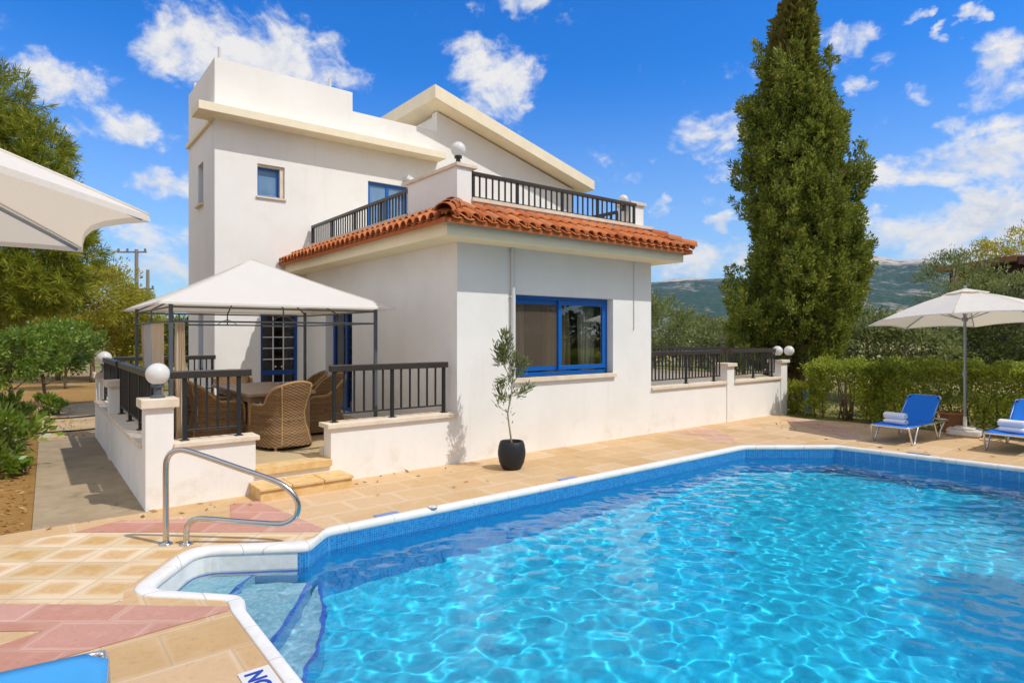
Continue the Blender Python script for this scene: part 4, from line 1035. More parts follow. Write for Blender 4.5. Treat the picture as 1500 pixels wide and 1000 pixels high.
# ================================================================== sun loungers
def lounger(loc, rz, label, sl, back_len=.66, back_deg=43, seat_len=1.12, width=.60, flat=False):
    """foot end at x=0, head towards +x"""
    e = empty('sun_lounger', loc, label, 'sun lounger', 'blue sun loungers by the pool', rz)
    h = .30; w = width/2; r = .0155
    ba = R(0 if flat else back_deg); hx, hz = seat_len, h
    tx, tz = hx+back_len*math.cos(ba), hz+back_len*math.sin(ba)
    m = MB()
    total = 1.86
    m.tube(smooth_path([(.62,-w,h),(.08,-w,h),(.015,-w+.02,h),(.0,-w+.07,h),(.0,w-.07,h),(.015,w-.02,h),(.08,w,h),(.62,w,h)], 4), r, 10)
    for s in (-1,1): m.tube([(.62,s*w,h),(total,s*w,h)], r, 10)
    m.tube([(total,-w,h),(total,w,h)], r, 10); m.tube([(seat_len,-w,h),(seat_len,w,h)], r*.9, 10)
    m.build('frame', M['alu'], e, world=False, smooth=True)
    for s in (-1,1):                                           # bent tube legs, a U on each side
        for (a, b) in ((.03,.42),(1.16,1.66)):
            m = MB(); m.tube(smooth_path([(a,s*w,h-.012),(a+.06,s*(w+.01),.13),(a+.10,s*(w+.015),.035),(a+.14,s*(w+.015),.016),(a+.20,s*(w+.015),.035),(a+.27,s*(w+.01),.15),(b,s*w,h-.012)], 4), r, 10)
            m.build('leg', M['alu'], e, world=False, smooth=True)
    # backrest loop
    def bp(s, y, lift=0.): return (hx+s*math.cos(ba)-lift*math.sin(ba), y, hz+s*math.sin(ba)+lift*math.cos(ba))
    wi = w-.035; L = back_len
    m = MB(); m.tube(smooth_path([bp(0,-wi),bp(L-.10,-wi),bp(L-.03,-wi+.012),bp(L,-wi+.075),bp(L,wi-.075),bp(L-.03,wi-.012),bp(L-.10,wi),bp(0,wi)], 4), r, 10); m.build('back_frame', M['alu'], e, world=False, smooth=True)
    if not flat:
        m = MB()
        for s in (-1,1): m.tube([bp(L*.55,s*(wi-.02),-.02), (hx+.52,s*(wi-.02),h-.01)], .010, 8)
        m.build('back_strut', M['alu'], e, world=False)
    def sheet(name, f, n=10, k=8, mat=sl):
        V = [f(i/n, -1+2*j/k) for i in range(n+1) for j in range(k+1)]
        Fc = [(i*(k+1)+j,(i+1)*(k+1)+j,(i+1)*(k+1)+j+1,i*(k+1)+j+1) for i in range(n) for j in range(k)]
        o = np_mesh(name, V, Fc, mat, None, smooth=True); o.parent = e
        sd_ = o.modifiers.new('solid', 'SOLIDIFY'); sd_.thickness = .006; return o
    y_ = lambda v, a: v*(w+.014)*(1 if a > .10 else .72+.28*max(0, min(1, (a-.035)/.065)))
    def seat(u, v):
        x = .006+u*(hx-.006); z = h+.017-.035*(1-v*v)*math.sin(PI*min(1,max(0,u)))
        return (x, y_(v, x), z)
    sheet('seat_sling', seat, 20)
    def back(u, v):
        s = u*(L-.0); cut = 1. if s < L-.085 else 1-.20*((s-(L-.085))/.085)
        q = bp(s, v*(wi+.016)*cut, .017-.03*(1-v*v)*math.sin(PI*u)); return q
    sheet('back_sling', back, 24)
    if True:
        m = MB()
        for s in (-1,1): q = Vector(bp(L-.06, s*(wi-.03), .0)); m.ball(q, .028, 10, 6)
        m.build('corner_cap', M['rubber'], e, world=False)
    return e
lounger((6.77,-3.30,0), R(-1), 'royal blue sun lounger with raised back left of the parasol base', M['sling'])
lounger((7.23,-4.83,0), R(-1), 'royal blue sun lounger at the right edge of the photo beside the parasol', M['sling'])
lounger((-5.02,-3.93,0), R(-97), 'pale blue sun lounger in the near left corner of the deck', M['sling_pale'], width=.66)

def towel(loc, rz, label, flat=False):
    e = MB(); L = .36; n = 26; k = 14; r = .062
    sx = 1.35 if flat else 1.05; sz = .80 if flat else 1.
    vs = []; fs = []
    for i in range(k+1):
        t = i/k; x = -L/2+L*t; end = min(1, min(t, 1-t)/.06); rr = r*(.86+.14*math.sqrt(end))
        for j in range(n):
            a = 2*PI*j/n; q = rr*(1+.035*math.sin(3*a+x*9)+.02*math.sin(7*a))
            vs.append((x+.006*math.sin(5*a)*(1-end), q*math.cos(a)*sx, r*sz+q*math.sin(a)*sz*(.94 if math.sin(a) < 0 else 1)))
    for i in range(k):
        for j in range(n): fs.append((i*n+j,i*n+(j+1)%n,(i+1)*n+(j+1)%n,(i+1)*n+j))
    for i, s in ((0, -1), (k, 1)):                             # spiral ends
        b = len(vs)
        for q, dx in ((.72,-.006),(.45,.004),(.2,-.004)):
            for j in range(n): p = vs[i*n+j]; vs.append((p[0]+s*dx, p[1]*q, r*sz+(p[2]-r*sz)*q))
        prev = i*n
        for lv in range(3):
            cur = b+lv*n
            for j in range(n): fs.append((prev+j,prev+(j+1)%n,cur+(j+1)%n,cur+j))
            prev = cur
        fs.append(tuple(prev+j for j in range(n)))
    e.add(vs, fs); o = e.build('rolled_towel', M['towel'], None, smooth=True); o.location = loc; o.rotation_euler = (0,0,rz)
    return tag(o, label, 'towel', 'white rolled towels on the loungers')
for (x, y, nm) in ((7.30,-3.22,'lounger left of the parasol'),(7.72,-4.80,'lounger at the right edge')):
    towel((x,y,.284), R(84), 'white rolled towel lying flat under another on the '+nm, True)
    towel((x+.01,y+.015,.284+.093), R(86), 'white rolled towel on top of the pair on the '+nm)

# ================================================================== potted olive tree
po = empty('potted_olive_tree', (.40,-.80,0), 'young olive tree in a round charcoal pot against the white wall', 'potted tree')
m = MB(); m.lathe([(.115,0),(.135,.012),(.175,.09),(.196,.19),(.198,.25),(.185,.335),(.168,.385),(.160,.395),(.148,.392),(.146,.36),(.146,.34)], 40, (0,0,0), cap=False); m.lathe([(.001,0),(.115,0)], 40, cap=False); m.build('pot', M['pot'], po, world=False, smooth=True)
m = MB(); m.lathe([(.001,.352),(.147,.348)], 24, cap=False); m.build('soil', M['soil'], po, world=False)
CR = Vector((CU.x, CV.x, 0))                                   # camera right, for the trunk's lean
def op(s, z, d=0.): return CR*s + Vector((0,0,z)) + Vector((.6,.8,0))*d
stem = smooth_path([op(.0,.34),op(-.02,.50),op(-.045,.68),op(-.055,.80),op(-.03,.92),op(-.005,1.06),op(.0,1.18),op(-.03,1.30),op(-.09,1.42)], 3)
br = [stem,
      smooth_path([op(-.09,1.42),op(-.10,1.58),op(-.085,1.75),op(-.07,1.92)], 3), smooth_path([op(-.09,1.42),op(-.15,1.55,.03),op(-.17,1.72,.04)], 3),
      smooth_path([op(.0,1.18),op(.03,1.35,.02),op(.05,1.50,.03),op(.055,1.62,.03)], 3), smooth_path([op(.01,1.22),op(.10,1.33,-.02),op(.16,1.45,-.03),op(.19,1.52,-.03)], 3),
      smooth_path([op(-.005,1.03),op(.08,1.05),op(.17,1.11,.02),op(.25,1.17,.02)], 3), smooth_path([op(-.01,.98),op(-.09,.98),op(-.15,1.04,.02),op(-.19,1.14,.02)], 3),
      smooth_path([op(-.055,.80),op(-.13,.84),op(-.19,.90),op(-.205,.93)], 3), smooth_path([op(-.03,1.28),op(-.1,1.24),op(-.16,1.20,-.03)], 3)]
m = MB()
for i, p in enumerate(br): m.tube(p, [(.0135 if i == 0 else .006)*(1-.55*k/len(p)) for k in range(len(p))], 8)
m.build('trunk', M['bark_olive'], po, world=False, smooth=True)
rng = np.random.default_rng(3); V = []; Fc = []
def oleaf(p, d, L, W):
    d = d/np.linalg.norm(d); s = np.cross(d, rng.normal(size=3)); s /= np.linalg.norm(s); nrm = np.cross(d, s); b = len(V)
    V.extend([p, p+d*L*.3+s*W*.42+nrm*.004, p+d*L*.65+s*W*.36+nrm*.004, p+d*L, p+d*L*.65-s*W*.36+nrm*.004, p+d*L*.3-s*W*.42+nrm*.004]); Fc.append((b,b+1,b+2,b+3,b+4,b+5))
dens = {0:50, 1:330, 2:290, 3:170, 4:160, 5:120, 6:120, 7:16, 8:110}
for i, p in enumerate(br):
    for q in range(dens[i]):
        t = rng.uniform(.22, 1.0)*(len(p)-1); a = int(min(t, len(p)-2)); P0 = np.array(p[a].lerp(p[a+1], t-a)); ax = np.array((p[a+1]-p[a]).normalized())
        tw_ = rng.normal(size=3)*np.array([1,1,.7]); off = tw_/np.linalg.norm(tw_)*rng.uniform(0,.11 if i in (1,2) else .085)
        oleaf(P0+off, ax*.9+tw_*.55+np.array([0,0,.3]), rng.uniform(.05,.085), rng.uniform(.014,.021))
fo_ = np_mesh('foliage', V, np.array(Fc), M['olive_leaf'], None); fo_.parent = po
# ================================================================== vegetation
def unit(a): return a/np.maximum(np.linalg.norm(a, axis=-1, keepdims=True), 1e-9)

def leaf_quads(P, D, L, W, rng, roll=None):
    """diamond leaves: base points P, directions D, lengths L, widths W"""
    D = unit(D); S_ = unit(np.cross(D, rng.normal(size=P.shape))); N_ = np.cross(D, S_)
    L = L[:,None]; W = W[:,None]
    V = np.stack([P, P+D*L*.5+S_*W*.5+N_*W*.12, P+D*L, P+D*L*.5-S_*W*.5+N_*W*.12], 1).reshape(-1,3)
    return V, np.arange(len(P)*4).reshape(-1,4)

def sph(rng, n, up=0.):
    d = unit(rng.normal(size=(n,3))); d[:,2] += up; return unit(d)

def clumped(rng, blobs, nclump, per, cr, leaf, width, up=.35, flat=.75, keep=1., inner=.25, hang=0.):
    """foliage built of clumps scattered over the skins of ellipsoid blobs"""
    vol = np.array([b[3]*b[4]+b[4]*b[5]+b[3]*b[5] for b in blobs]); pick = rng.choice(len(blobs), nclump, p=vol/vol.sum())
    B = np.array(blobs)[pick]; d = sph(rng, nclump, .12); rad = 1-inner*rng.random(nclump)**1.5*1.6
    C = B[:,:3]+d*B[:,3:6]*rad[:,None]
    keepm = np.ones(nclump, bool)
    for b in blobs:                                            # drop clumps buried deep in another blob
        q = np.linalg.norm((C-np.array(b[:3]))/np.array(b[3:6]), axis=1); keepm &= q > .55
    C, d = C[keepm], d[keepm]; n = len(C)
    size = cr*(.6+.8*rng.random(n)); k = (per*(.6+.8*rng.random(n))).astype(int)
    idx = np.repeat(np.arange(n), k); o = sph(rng, len(idx), .0); o = o*(rng.random(len(idx))**.45)[:,None]; o[:,2] *= flat
    P = C[idx]+o*size[idx][:,None]
    D = unit(o*.8+d[idx]*.6+rng.normal(size=P.shape)*.45+np.array([0,0,up-hang]))
    L = leaf*(.65+.7*rng.random(len(P))); return P, D, L, width*(.7+.6*rng.random(len(P)))

def foliage(name, mat, parent, rng, PDLW):
    V, Fc = leaf_quads(*PDLW, rng); return np_mesh(name, V, Fc, mat, parent)

def limbs(name, mat, parent, base, top, r, rng, n=6, spread=1., lean=.1):
    """tapered trunk with limbs reaching into the crown"""
    b = Vector(base); t = Vector(top); H = (t-b).length; m = MB()
    path = [b.lerp(t, k/6)+Vector((rng.normal()*lean*.25, rng.normal()*lean*.25, 0))*(k > 0) for k in range(7)]
    m.tube(smooth_path(path, 2), [r*(1-.75*k/12) for k in range(13)], 9)
    for i in range(n):
        f = .35+.5*i/max(1, n-1); p0 = b.lerp(t, f); a = i*2.4+rng.normal()*.3
        p2 = p0+Vector((math.cos(a)*spread*(1-.4*f), math.sin(a)*spread*(1-.4*f), H*(.22+.15*rng.random())))
        mid = p0.lerp(p2, .5)+Vector((0,0,-.06*H+.1*rng.normal()*.2))
        q = smooth_path([p0, mid, p2], 3); m.tube(q, [r*.45*(1-.75*k/(len(q)-1)) for k in range(len(q))], 7)
    return m.build(name, mat, parent, smooth=True)

def tree(name, label, px, depth, z0, z1, half, mat, seed, n=260, per=60, leaf=.09, width=.035, cr=.35, nb=7, cat='tree', trunk=.1, bark_='bark', group=None, dz=.0, up=.35, depth_half=None, loc=None, flat=.75, hang=0., lean=.1):
    rng = np.random.default_rng(seed); p = spot(px, depth) if loc is None else Vector(loc)
    e = empty(name, (p.x,p.y,-.03), label, cat, group)
    H = z1-z0; bl = []
    for i in range(nb):
        a = i*2.39996+seed; rr = half*.50*math.sqrt((i+.5)/nb)*1.15; s = half*(.46+.22*rng.random())
        zc = z0+H*(.30+.42*rng.random()+.12*(1-rr/half)); hz = min(H*.40, s*1.05)
        zc = min(max(zc, z0+hz*.95), z1-hz*.9)
        bl.append((p.x+rr*math.cos(a), p.y+rr*math.sin(a), zc, s, s, hz))
    bl.append((p.x, p.y, z0+H*.62, half*.55, half*.55, H*.38))
    limbs('trunk', M[bark_], e, (p.x,p.y,-.05), (p.x+rng.normal()*lean,p.y+rng.normal()*lean,z0+H*.72), trunk, rng, 6, half*.6)
    foliage('crown', M[mat], e, rng, clumped(rng, bl, n, per, cr, leaf, width, up, flat, hang=hang)); return e

# ---- the tall cypress
rng = np.random.default_rng(21)
cp0 = spot(1168, 17.0); cy = empty('cypress_tree', (cp0.x,cp0.y,-.03), 'tall dense dark green cypress rising behind the right terrace', 'tree')
K = 17.0/F_PX
prof = [(548,52,55),(530,82,58),(500,92,66),(470,84,80),(440,74,92),(400,62,98),(372,58,92),(350,58,88),(330,74,84),(290,78,78),(250,75,72),(220,72,66),(190,66,56),(150,60,40),(110,50,30),(70,38,22),(40,24,14),(15,14,2),(0,12,-6)]
zs = np.array([(490-y)*K+1.9 for y,_,_ in prof]); lw = np.array([l*K for _,l,_ in prof]); rw = np.array([r*K for _,_,r in prof])
right = np.array([CU.x, CV.x, 0.]); fwd = np.array([CU.y, CV.y, 0.])
nPl = 190; zp = zs[0]+(zs[-1]-zs[0]-.9)*np.sort(rng.random(nPl))**1.05; tp_ = (np.arange(nPl)*2.39996+rng.random(nPl)*.9)
Lw = np.interp(zp+.4, zs, lw); Rw = np.interp(zp+.4, zs, rw); mid = (Lw+Rw)/2; cr_, cf_ = np.cos(tp_), np.sin(tp_)
rr = np.where(cr_ > 0, Rw, Lw)*np.abs(cr_)+mid*(1-np.abs(cr_)); pr_ = np.minimum(.24+.20*rng.random(nPl), .18+.28*mid); ph_ = (.75+.9*rng.random(nPl))*np.clip(.45+mid*.5, .6, 1.25); ph_ = np.minimum(ph_, np.maximum(zs[-1]-zp-.10, .3)); pr_ = np.minimum(pr_, .10+.36*mid)
rr = np.maximum(rr-pr_*.85-.27, .02)*(.88+.16*rng.random(nPl))
Pc = np.array([cp0.x,cp0.y,0])+right*(cr_*rr)[:,None]+fwd*(cf_*np.maximum(mid-pr_*.85-.27, .02))[:,None]; Pc[:,2] = zp
for (lx, ly0, ly1, lr, lf) in ((1236,335,196,.33,-.2),(1250,300,232,.22,-.35),(1226,420,300,.30,-.7),(1258,392,352,.20,-.3),(1134,165,56,.17,-.1),(1112,262,150,.24,-.3),(1096,330,236,.22,-.2),(1092,486,386,.33,-.4),(1104,520,420,.34,-.8),(1240,470,400,.26,-.4),(1176,70,18,.13,0.),(1196,150,70,.18,-.2),(1084,540,470,.26,-.3),(1160,200,90,.26,-.7),(1190,330,200,.34,-1.1),(1140,360,230,.34,-1.1),(1165,470,340,.36,-1.4)):
    q = spot(lx, 17.0+lf); Pc = np.vstack([Pc, [q.x,q.y,(490-ly0)*K+1.9]]); pr_ = np.append(pr_, lr); ph_ = np.append(ph_, (ly0-ly1)*K-.15)
    a_ = rng.random()*6.28 if lf < -.9 else (0. if lx > 1168 else PI); cr_ = np.append(cr_, math.cos(a_)); cf_ = np.append(cf_, math.sin(a_)*0)
nPl = len(pr_)
po_ = right*cr_[:,None]+fwd*cf_[:,None]; pax = unit(po_*(.10+.16*rng.random(nPl))[:,None]+np.array([0,0,1.])+rng.normal(size=(nPl,3))*.05)
kS = (5+13*pr_*ph_/.35).astype(int); ip = np.repeat(np.arange(nPl), kS); nS = len(ip)
sp_ = rng.random(nS)**.85; wdp = pr_[ip]*np.sin(PI*np.clip(.16+.80*sp_, 0, 1))**.75
od = unit(rng.normal(size=(nS,3))*np.array([1,1,.15])+po_[ip]*.55)
Cc = Pc[ip]+pax[ip]*(sp_*ph_[ip])[:,None]+od*(wdp*(.72+.3*rng.random(nS)))[:,None]
ax = unit(od*.50+pax[ip]*.95+rng.normal(size=(nS,3))*.22)
k = (46+26*rng.random(nS)).astype(int); idx = np.repeat(np.arange(nS), k); n = len(idx)
s = rng.random(n); ln = (.24+.26*rng.random(nS))[idx]; wd = .095*np.sin(PI*np.clip(.15+s*.8, 0, 1))+.012
o = unit(rng.normal(size=(n,3)))*(wd*rng.random(n)**.5)[:,None]
P = Cc[idx]+ax[idx]*((s-.35)*ln)[:,None]+o
D = unit(ax[idx]*.9+unit(o)*.7+rng.normal(size=(n,3))*.25)
foliage('crown', M['cypress'], cy, rng, (P, D, .10*(.6+.8*rng.random(n)), .040*(.7+.6*rng.random(n))))
print('cypress leaves', n)
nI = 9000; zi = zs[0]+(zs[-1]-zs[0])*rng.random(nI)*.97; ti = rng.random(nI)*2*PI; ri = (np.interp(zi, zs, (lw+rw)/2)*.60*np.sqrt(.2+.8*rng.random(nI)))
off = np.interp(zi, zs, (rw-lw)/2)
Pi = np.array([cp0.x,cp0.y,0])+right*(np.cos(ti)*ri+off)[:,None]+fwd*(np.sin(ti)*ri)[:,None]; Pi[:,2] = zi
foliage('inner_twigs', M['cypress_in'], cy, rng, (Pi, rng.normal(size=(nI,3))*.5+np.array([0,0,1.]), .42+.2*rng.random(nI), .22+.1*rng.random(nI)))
m = MB(); m.tube([(cp0.x,cp0.y,-.05),(cp0.x+.05,cp0.y,2.),(cp0.x,cp0.y+.05,5.),(cp0.x,cp0.y,9.6)], [.24,.19,.12,.03], 12)
for a in (0.5, 2.2, 4.1): m.tube([(cp0.x+.1*math.cos(a),cp0.y+.1*math.sin(a),.3),(cp0.x+.45*math.cos(a),cp0.y+.45*math.sin(a),1.6),(cp0.x+.6*math.cos(a),cp0.y+.6*math.sin(a),3.2)], [.09,.07,.04], 8)
m.build('trunk', M['bark'], cy, smooth=True)

# ---- clipped hedges
def hedge(label, x0, x1, y0, y1, h, seed, dens=1., gap=None, name='hedge', mat='hedge'):
    rng = np.random.default_rng(seed); e = empty(name, ((x0+x1)/2,(y0+y1)/2,-.03), label, 'hedge')
    Ps, Ds = [], []
    def face(n, fn, nrm):
        a, b = rng.random(n), rng.random(n); P = fn(a, b)
        bump = .055*np.sin(P[:,1]*9+P[:,2]*7)+.05*np.sin(P[:,1]*17-P[:,2]*13+P[:,0]*11)+.04*np.sin(P[:,0]*13+1)
        P = P+np.array(nrm)*(bump-.10*rng.random(n)**1.5+.035*rng.random(n)**6*3)[:,None]; Ps.append(P); Ds.append(np.tile(nrm, (n,1)).astype(float))
    lx, ly = x1-x0, y1-y0
    st = lambda x,y,z: np.stack([x,y,z], -1)
    q = int(1900*dens)
    face(int(ly*h*q), lambda a,b: st(np.full_like(a,x0), y0+a*ly, .05+(h-.05)*b**.8), (-1,0,0))
    face(int(ly*lx*q*1.1), lambda a,b: st(x0+b*lx, y0+a*ly, np.full_like(a,h)), (0,0,1))
    face(int(lx*h*q), lambda a,b: st(x0+b*lx, np.full_like(a,y1), .05+(h-.05)*a**.8), (0,1,0))
    face(int(lx*h*q*.6), lambda a,b: st(x0+b*lx, np.full_like(a,y0), .05+(h-.05)*a), (0,-1,0))
    n = int(lx*ly*h*q*.55); Ps.append(st(x0+.1+rng.random(n)*(lx-.2), y0+rng.random(n)*ly, rng.random(n)*h*.97)); Ds.append(rng.normal(size=(n,3))*.5)
    P = np.concatenate(Ps); D = np.concatenate(Ds)
    # thin towards the foot so that stems and light show
    pr = np.clip(.62+P[:,2]/h*.9+.22*np.sin(P[:,1]*3.1+seed)*np.sin(P[:,1]*1.3), .30, 1)
    if gap: pr = np.where((P[:,1] > gap[0]) & (P[:,1] < gap[1]) & (P[:,2] < .78+.1*np.sin(P[:,1]*12)), pr*.14, pr)
    kp = rng.random(len(P)) < pr; P, D = P[kp], D[kp]
    D = unit(D*.55+rng.normal(size=P.shape)*.75+np.array([0,0,.35])); n = len(P)
    foliage('leaves', M[mat], e, rng, (P, D, .072*(.6+.8*rng.random(n)), .034*(.7+.6*rng.random(n))))
    m = MB(); ys = np.arange(y0+.15, y1, .22)
    for i, y in enumerate(ys):
        x = (x0+x1)/2-.15+rng.normal()*.15; m.tube([(x,y,-.05),(x+rng.normal()*.05,y+rng.normal()*.06,.4),(x+rng.normal()*.15,y+rng.normal()*.16,h*.85)], [.022,.017,.006], 6)
    if gap:
        for i in range(7):
            y = gap[0]+(gap[1]-gap[0])*(.15+.1*i); m.tube([(x0+.25,y*.4+(gap[0]+gap[1])*.3,-.03),(x0+.2+rng.normal()*.05,y*.7+(gap[0]+gap[1])*.15,.45),(x0+.15+rng.normal()*.1,y,.95)], [.024,.017,.008], 6)
    m.build('stems', M['bark'], e, smooth=True); return e
hedge('long clipped green hedge behind the blue sun loungers', 9.35, 10.35, -8.6, -2.05, 1.24, 3)
hedge('clipped shrub with bare stems at the left end of the hedge', 9.30, 10.25, -2.0, -.62, 1.21, 4, gap=(-1.75,-1.05))
def bushy(name, label, loc, half, h, seed, mat, n=60, per=60, leaf=.08, width=.035, cat='shrub', group=None, up=.5):
    rng = np.random.default_rng(seed); e = empty(name, loc, label, cat, group); x, y, z = loc
    bl = [(x+half*.4*math.cos(a), y+half*.4*math.sin(a), z+h*(.42+.1*math.sin(3*a)), half*.62, half*.62, h*.45) for a in (0,1.3,2.6,3.9,5.2)]+[(x,y,z+h*.58,half*.55,half*.55,h*.42)]
    foliage('leaves', M[mat], e, rng, clumped(rng, bl, n, per, half*.3, leaf, width, up))
    m = MB()
    for i in range(6): a = i*1.05; m.tube([(x+.03*math.cos(a),y+.03*math.sin(a),z-.05),(x+half*.35*math.cos(a),y+half*.35*math.sin(a),z+h*.45),(x+half*.55*math.cos(a),y+half*.55*math.sin(a),z+h*.8)], [.016,.012,.004], 6)
    m.build('stems', M['bark'], e, smooth=True); return e
bushy('shrub', 'bright lime green shrub between the end pillar and the clipped hedge', (9.95,.02,-.03), .55, .80, 5, 'shrub_lime', 90, 60, .07, .03)
bushy('shrub', 'lime green plants lit up behind the bare stems of the clipped shrub', (11.2,-1.55,-.03), .75, .85, 6, 'shrub_lime', 110, 60, .08, .035)
bushy('shrub', 'low lime green growth showing under the long hedge', (11.3,-4.2,-.03), .9, .6, 16, 'shrub_lime', 110, 60, .08, .035)
bk = empty('bucket', (9.75,-.42,0), 'small blue plastic bucket half hidden in the lime shrub', 'bucket')
m = MB(); m.lathe([(.09,.30),(.13,.50),(.14,.505),(.138,.515),(.122,.51),(.085,.31)], 20, (9.75,-.42,.05), cap=False); m.lathe([(.001,.30),(.09,.30)], 20, (9.75,-.42,.05), cap=False); m.lathe([(.08,0),(.07,.3)], 12, (9.75,-.42,.0)); m.build('body', M['bluetile'], bk, smooth=True)
tp = empty('plant_pot', (9.32,-3.47,0), 'brown earthenware pot at the foot of the hedge behind the parasol base', 'pot')
m = MB(); m.lathe([(.15,0),(.20,.34),(.22,.345),(.22,.39),(.19,.39),(.18,.34)], 24, (9.24,-3.50,0), cap=False); m.lathe([(.001,.33),(.185,.33)], 24, (9.24,-3.5,0), cap=False); m.build('body', M['terracotta'], tp, smooth=True)

# ---- trees behind the hedge and the right terrace
G1 = 'olive trees behind the hedge'
tree('olive_tree', 'grey green olive tree directly right of the cypress', 1262, 19, .3, 2.85, 1.3, 'olive_bg', 31, 142, 66, .15, .05, .36, group=G1, bark_='bark_grey')
tree('olive_tree', 'bushy olive tree behind the hedge, above the first sun lounger', 1330, 17.5, .3, 2.35, 1.4, 'olive_bg', 32, 142, 66, .15, .05, .36, group=G1, bark_='bark_grey')
tree('olive_tree', 'dark olive tree behind the parasol pole', 1412, 18.5, .2, 2.9, 1.6, 'darktree', 33, 161, 66, .15, .05, .36, group=G1, bark_='bark_grey')  # darker leaf colour than the neighbouring olives
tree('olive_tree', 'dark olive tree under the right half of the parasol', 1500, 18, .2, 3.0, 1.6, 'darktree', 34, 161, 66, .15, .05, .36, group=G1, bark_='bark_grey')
tree('olive_tree', 'tall bushy tree rising behind the top of the parasol', 1450, 24, .6, 4.4, 2.0, 'olive_bg', 35, 186, 66, .15, .05, .36, group=G1)
tree('eucalyptus_tree', 'thin open crowned tree against the sky left of the brown hut', 1392, 26, 2.6, 5.5, 1.4, 'olive_bg', 36, 95, 45, .15, .04, .34, nb=6, up=.7, bark_='bark_grey')
tree('eucalyptus_tree', 'loose yellowish tree beside the brown hut', 1462, 27, 2.2, 6.3, 1.9, 'yellowtree', 37, 120, 45, .15, .045, .38, nb=6, up=.5, bark_='bark_grey')
tree('eucalyptus_tree', 'tree with yellow green leaves rising over the roof of the brown hut', 1530, 26, 2.2, 7.0, 1.9, 'yellowtree', 38, 160, 50, .15, .045, .38, nb=6, up=.5, bark_='bark_grey')
G2 = 'olive trees beyond the right terrace'
tree('olive_tree', 'olive tree tight against the right edge of the white wing', 962, 24, .4, 3.15, 1.7, 'olive_bg', 41, 161, 61, .15, .05, .36, group=G2, bark_='bark_grey')
tree('olive_tree', 'low olive tree beyond the right terrace railing', 1010, 27, .3, 2.6, 1.8, 'olive_bg', 42, 148, 61, .15, .05, .36, group=G2, bark_='bark_grey')
tree('olive_tree', 'small olive tree left of the cypress foot', 1048, 25, .3, 2.35, 1.4, 'olive_bg', 43, 136, 61, .15, .05, .36, group=G2, bark_='bark_grey')
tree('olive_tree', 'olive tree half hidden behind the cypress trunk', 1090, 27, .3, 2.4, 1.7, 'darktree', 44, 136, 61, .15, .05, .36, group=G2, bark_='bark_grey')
tree('olive_tree', 'little olive shoot between the cypress and the hedge', 1196, 16.2, .5, 1.85, .45, 'olive_bg', 45, 45, 50, .09, .03, .16, nb=4, trunk=.03, bark_='bark_grey')
# bare grey tree
rng = np.random.default_rng(9); p = spot(1066, 19); e = empty('bare_tree', (p.x,p.y,-.03), 'leafless pale grey tree behind the right terrace railing', 'tree'); m = MB()
m.tube([(p.x,p.y,-.05),(p.x+.02,p.y,.8),(p.x-.03,p.y,1.5)], [.12,.10,.07], 9)
for i in range(26):
    a = rng.random()*6.28; h0 = .5+rng.random()*.9; l = .5+.5*rng.random()
    m.tube([(p.x,p.y,h0),(p.x+.18*math.cos(a),p.y+.18*math.sin(a),h0+l*.6),(p.x+.24*math.cos(a),p.y+.24*math.sin(a),h0+l*1.2)], [.022,.013,.004], 5)
m.build('trunk', M['bark_grey'], e, smooth=True)

# ---- left side: pine, citrus trees, shrubs, yellow trees
rng = np.random.default_rng(77); pp = spot(-95, 10.0); pine = empty('pine_tree', (pp.x,pp.y,-.03), 'large bright green pine with long needles at the left edge', 'tree')
def cam_pt(px, py, d): q = spot(px, d); return (q.x, q.y, 1.9+(490-py)/F_PX*d)
blobs = []
for (px, py, d, r) in ((-5,142,10.2,.62),(-40,185,10,.8),(35,215,10,.66),(-15,290,10,.95),(40,262,9.8,.62),(-60,330,10.3,1.1),(25,372,9.6,.72),(88,376,9.7,.55),(118,365,9.8,.34),(20,425,9.3,.62),(70,418,9.5,.52),(-70,440,9.6,.9),(-100,230,10.6,1.1)):
    c = cam_pt(px, py, d); blobs.append((*c, r, r, r*.72))
B = np.array(blobs); nT = 2600; pk = rng.choice(len(B), nT, p=B[:,3]**2/(B[:,3]**2).sum()); dd = sph(rng, nT, .15); Ct = B[pk][:,:3]+dd*B[pk][:,3:6]*(1-.45*rng.random(nT)**2)[:,None]
axs = unit(dd*.9+np.array([0,0,.25])+rng.normal(size=(nT,3))*.35); idx = np.repeat(np.arange(nT), 40); n = len(idx)
s = rng.random(n); P = Ct[idx]+axs[idx]*((s-.5)*.22)[:,None]; D = unit(axs[idx]*(.9)+unit(rng.normal(size=(n,3)))*.95)
foliage('crown', M['pine'], pine, rng, (P, D, .15*(.6+.7*rng.random(n)), .012+.006*rng.random(n)))
m = MB(); tk = Vector((pp.x,pp.y,0)); m.tube([tk+Vector((0,0,-.1)), tk+Vector((.1,0,2)), tk+Vector((0,.1,4.5)), tk+Vector((.1,0,6.8))], [.22,.18,.12,.04], 12)
for b in blobs: c = Vector(b[:3]); q = Vector((tk.x,tk.y,max(1.2,c.z-.9))); m.tube(smooth_path([q, q.lerp(c,.5)+Vector((0,0,.05)), c], 3), [.05*(1-.8*k/6) for k in range(7)], 7)
m.build('trunk', M['bark'], pine, smooth=True)

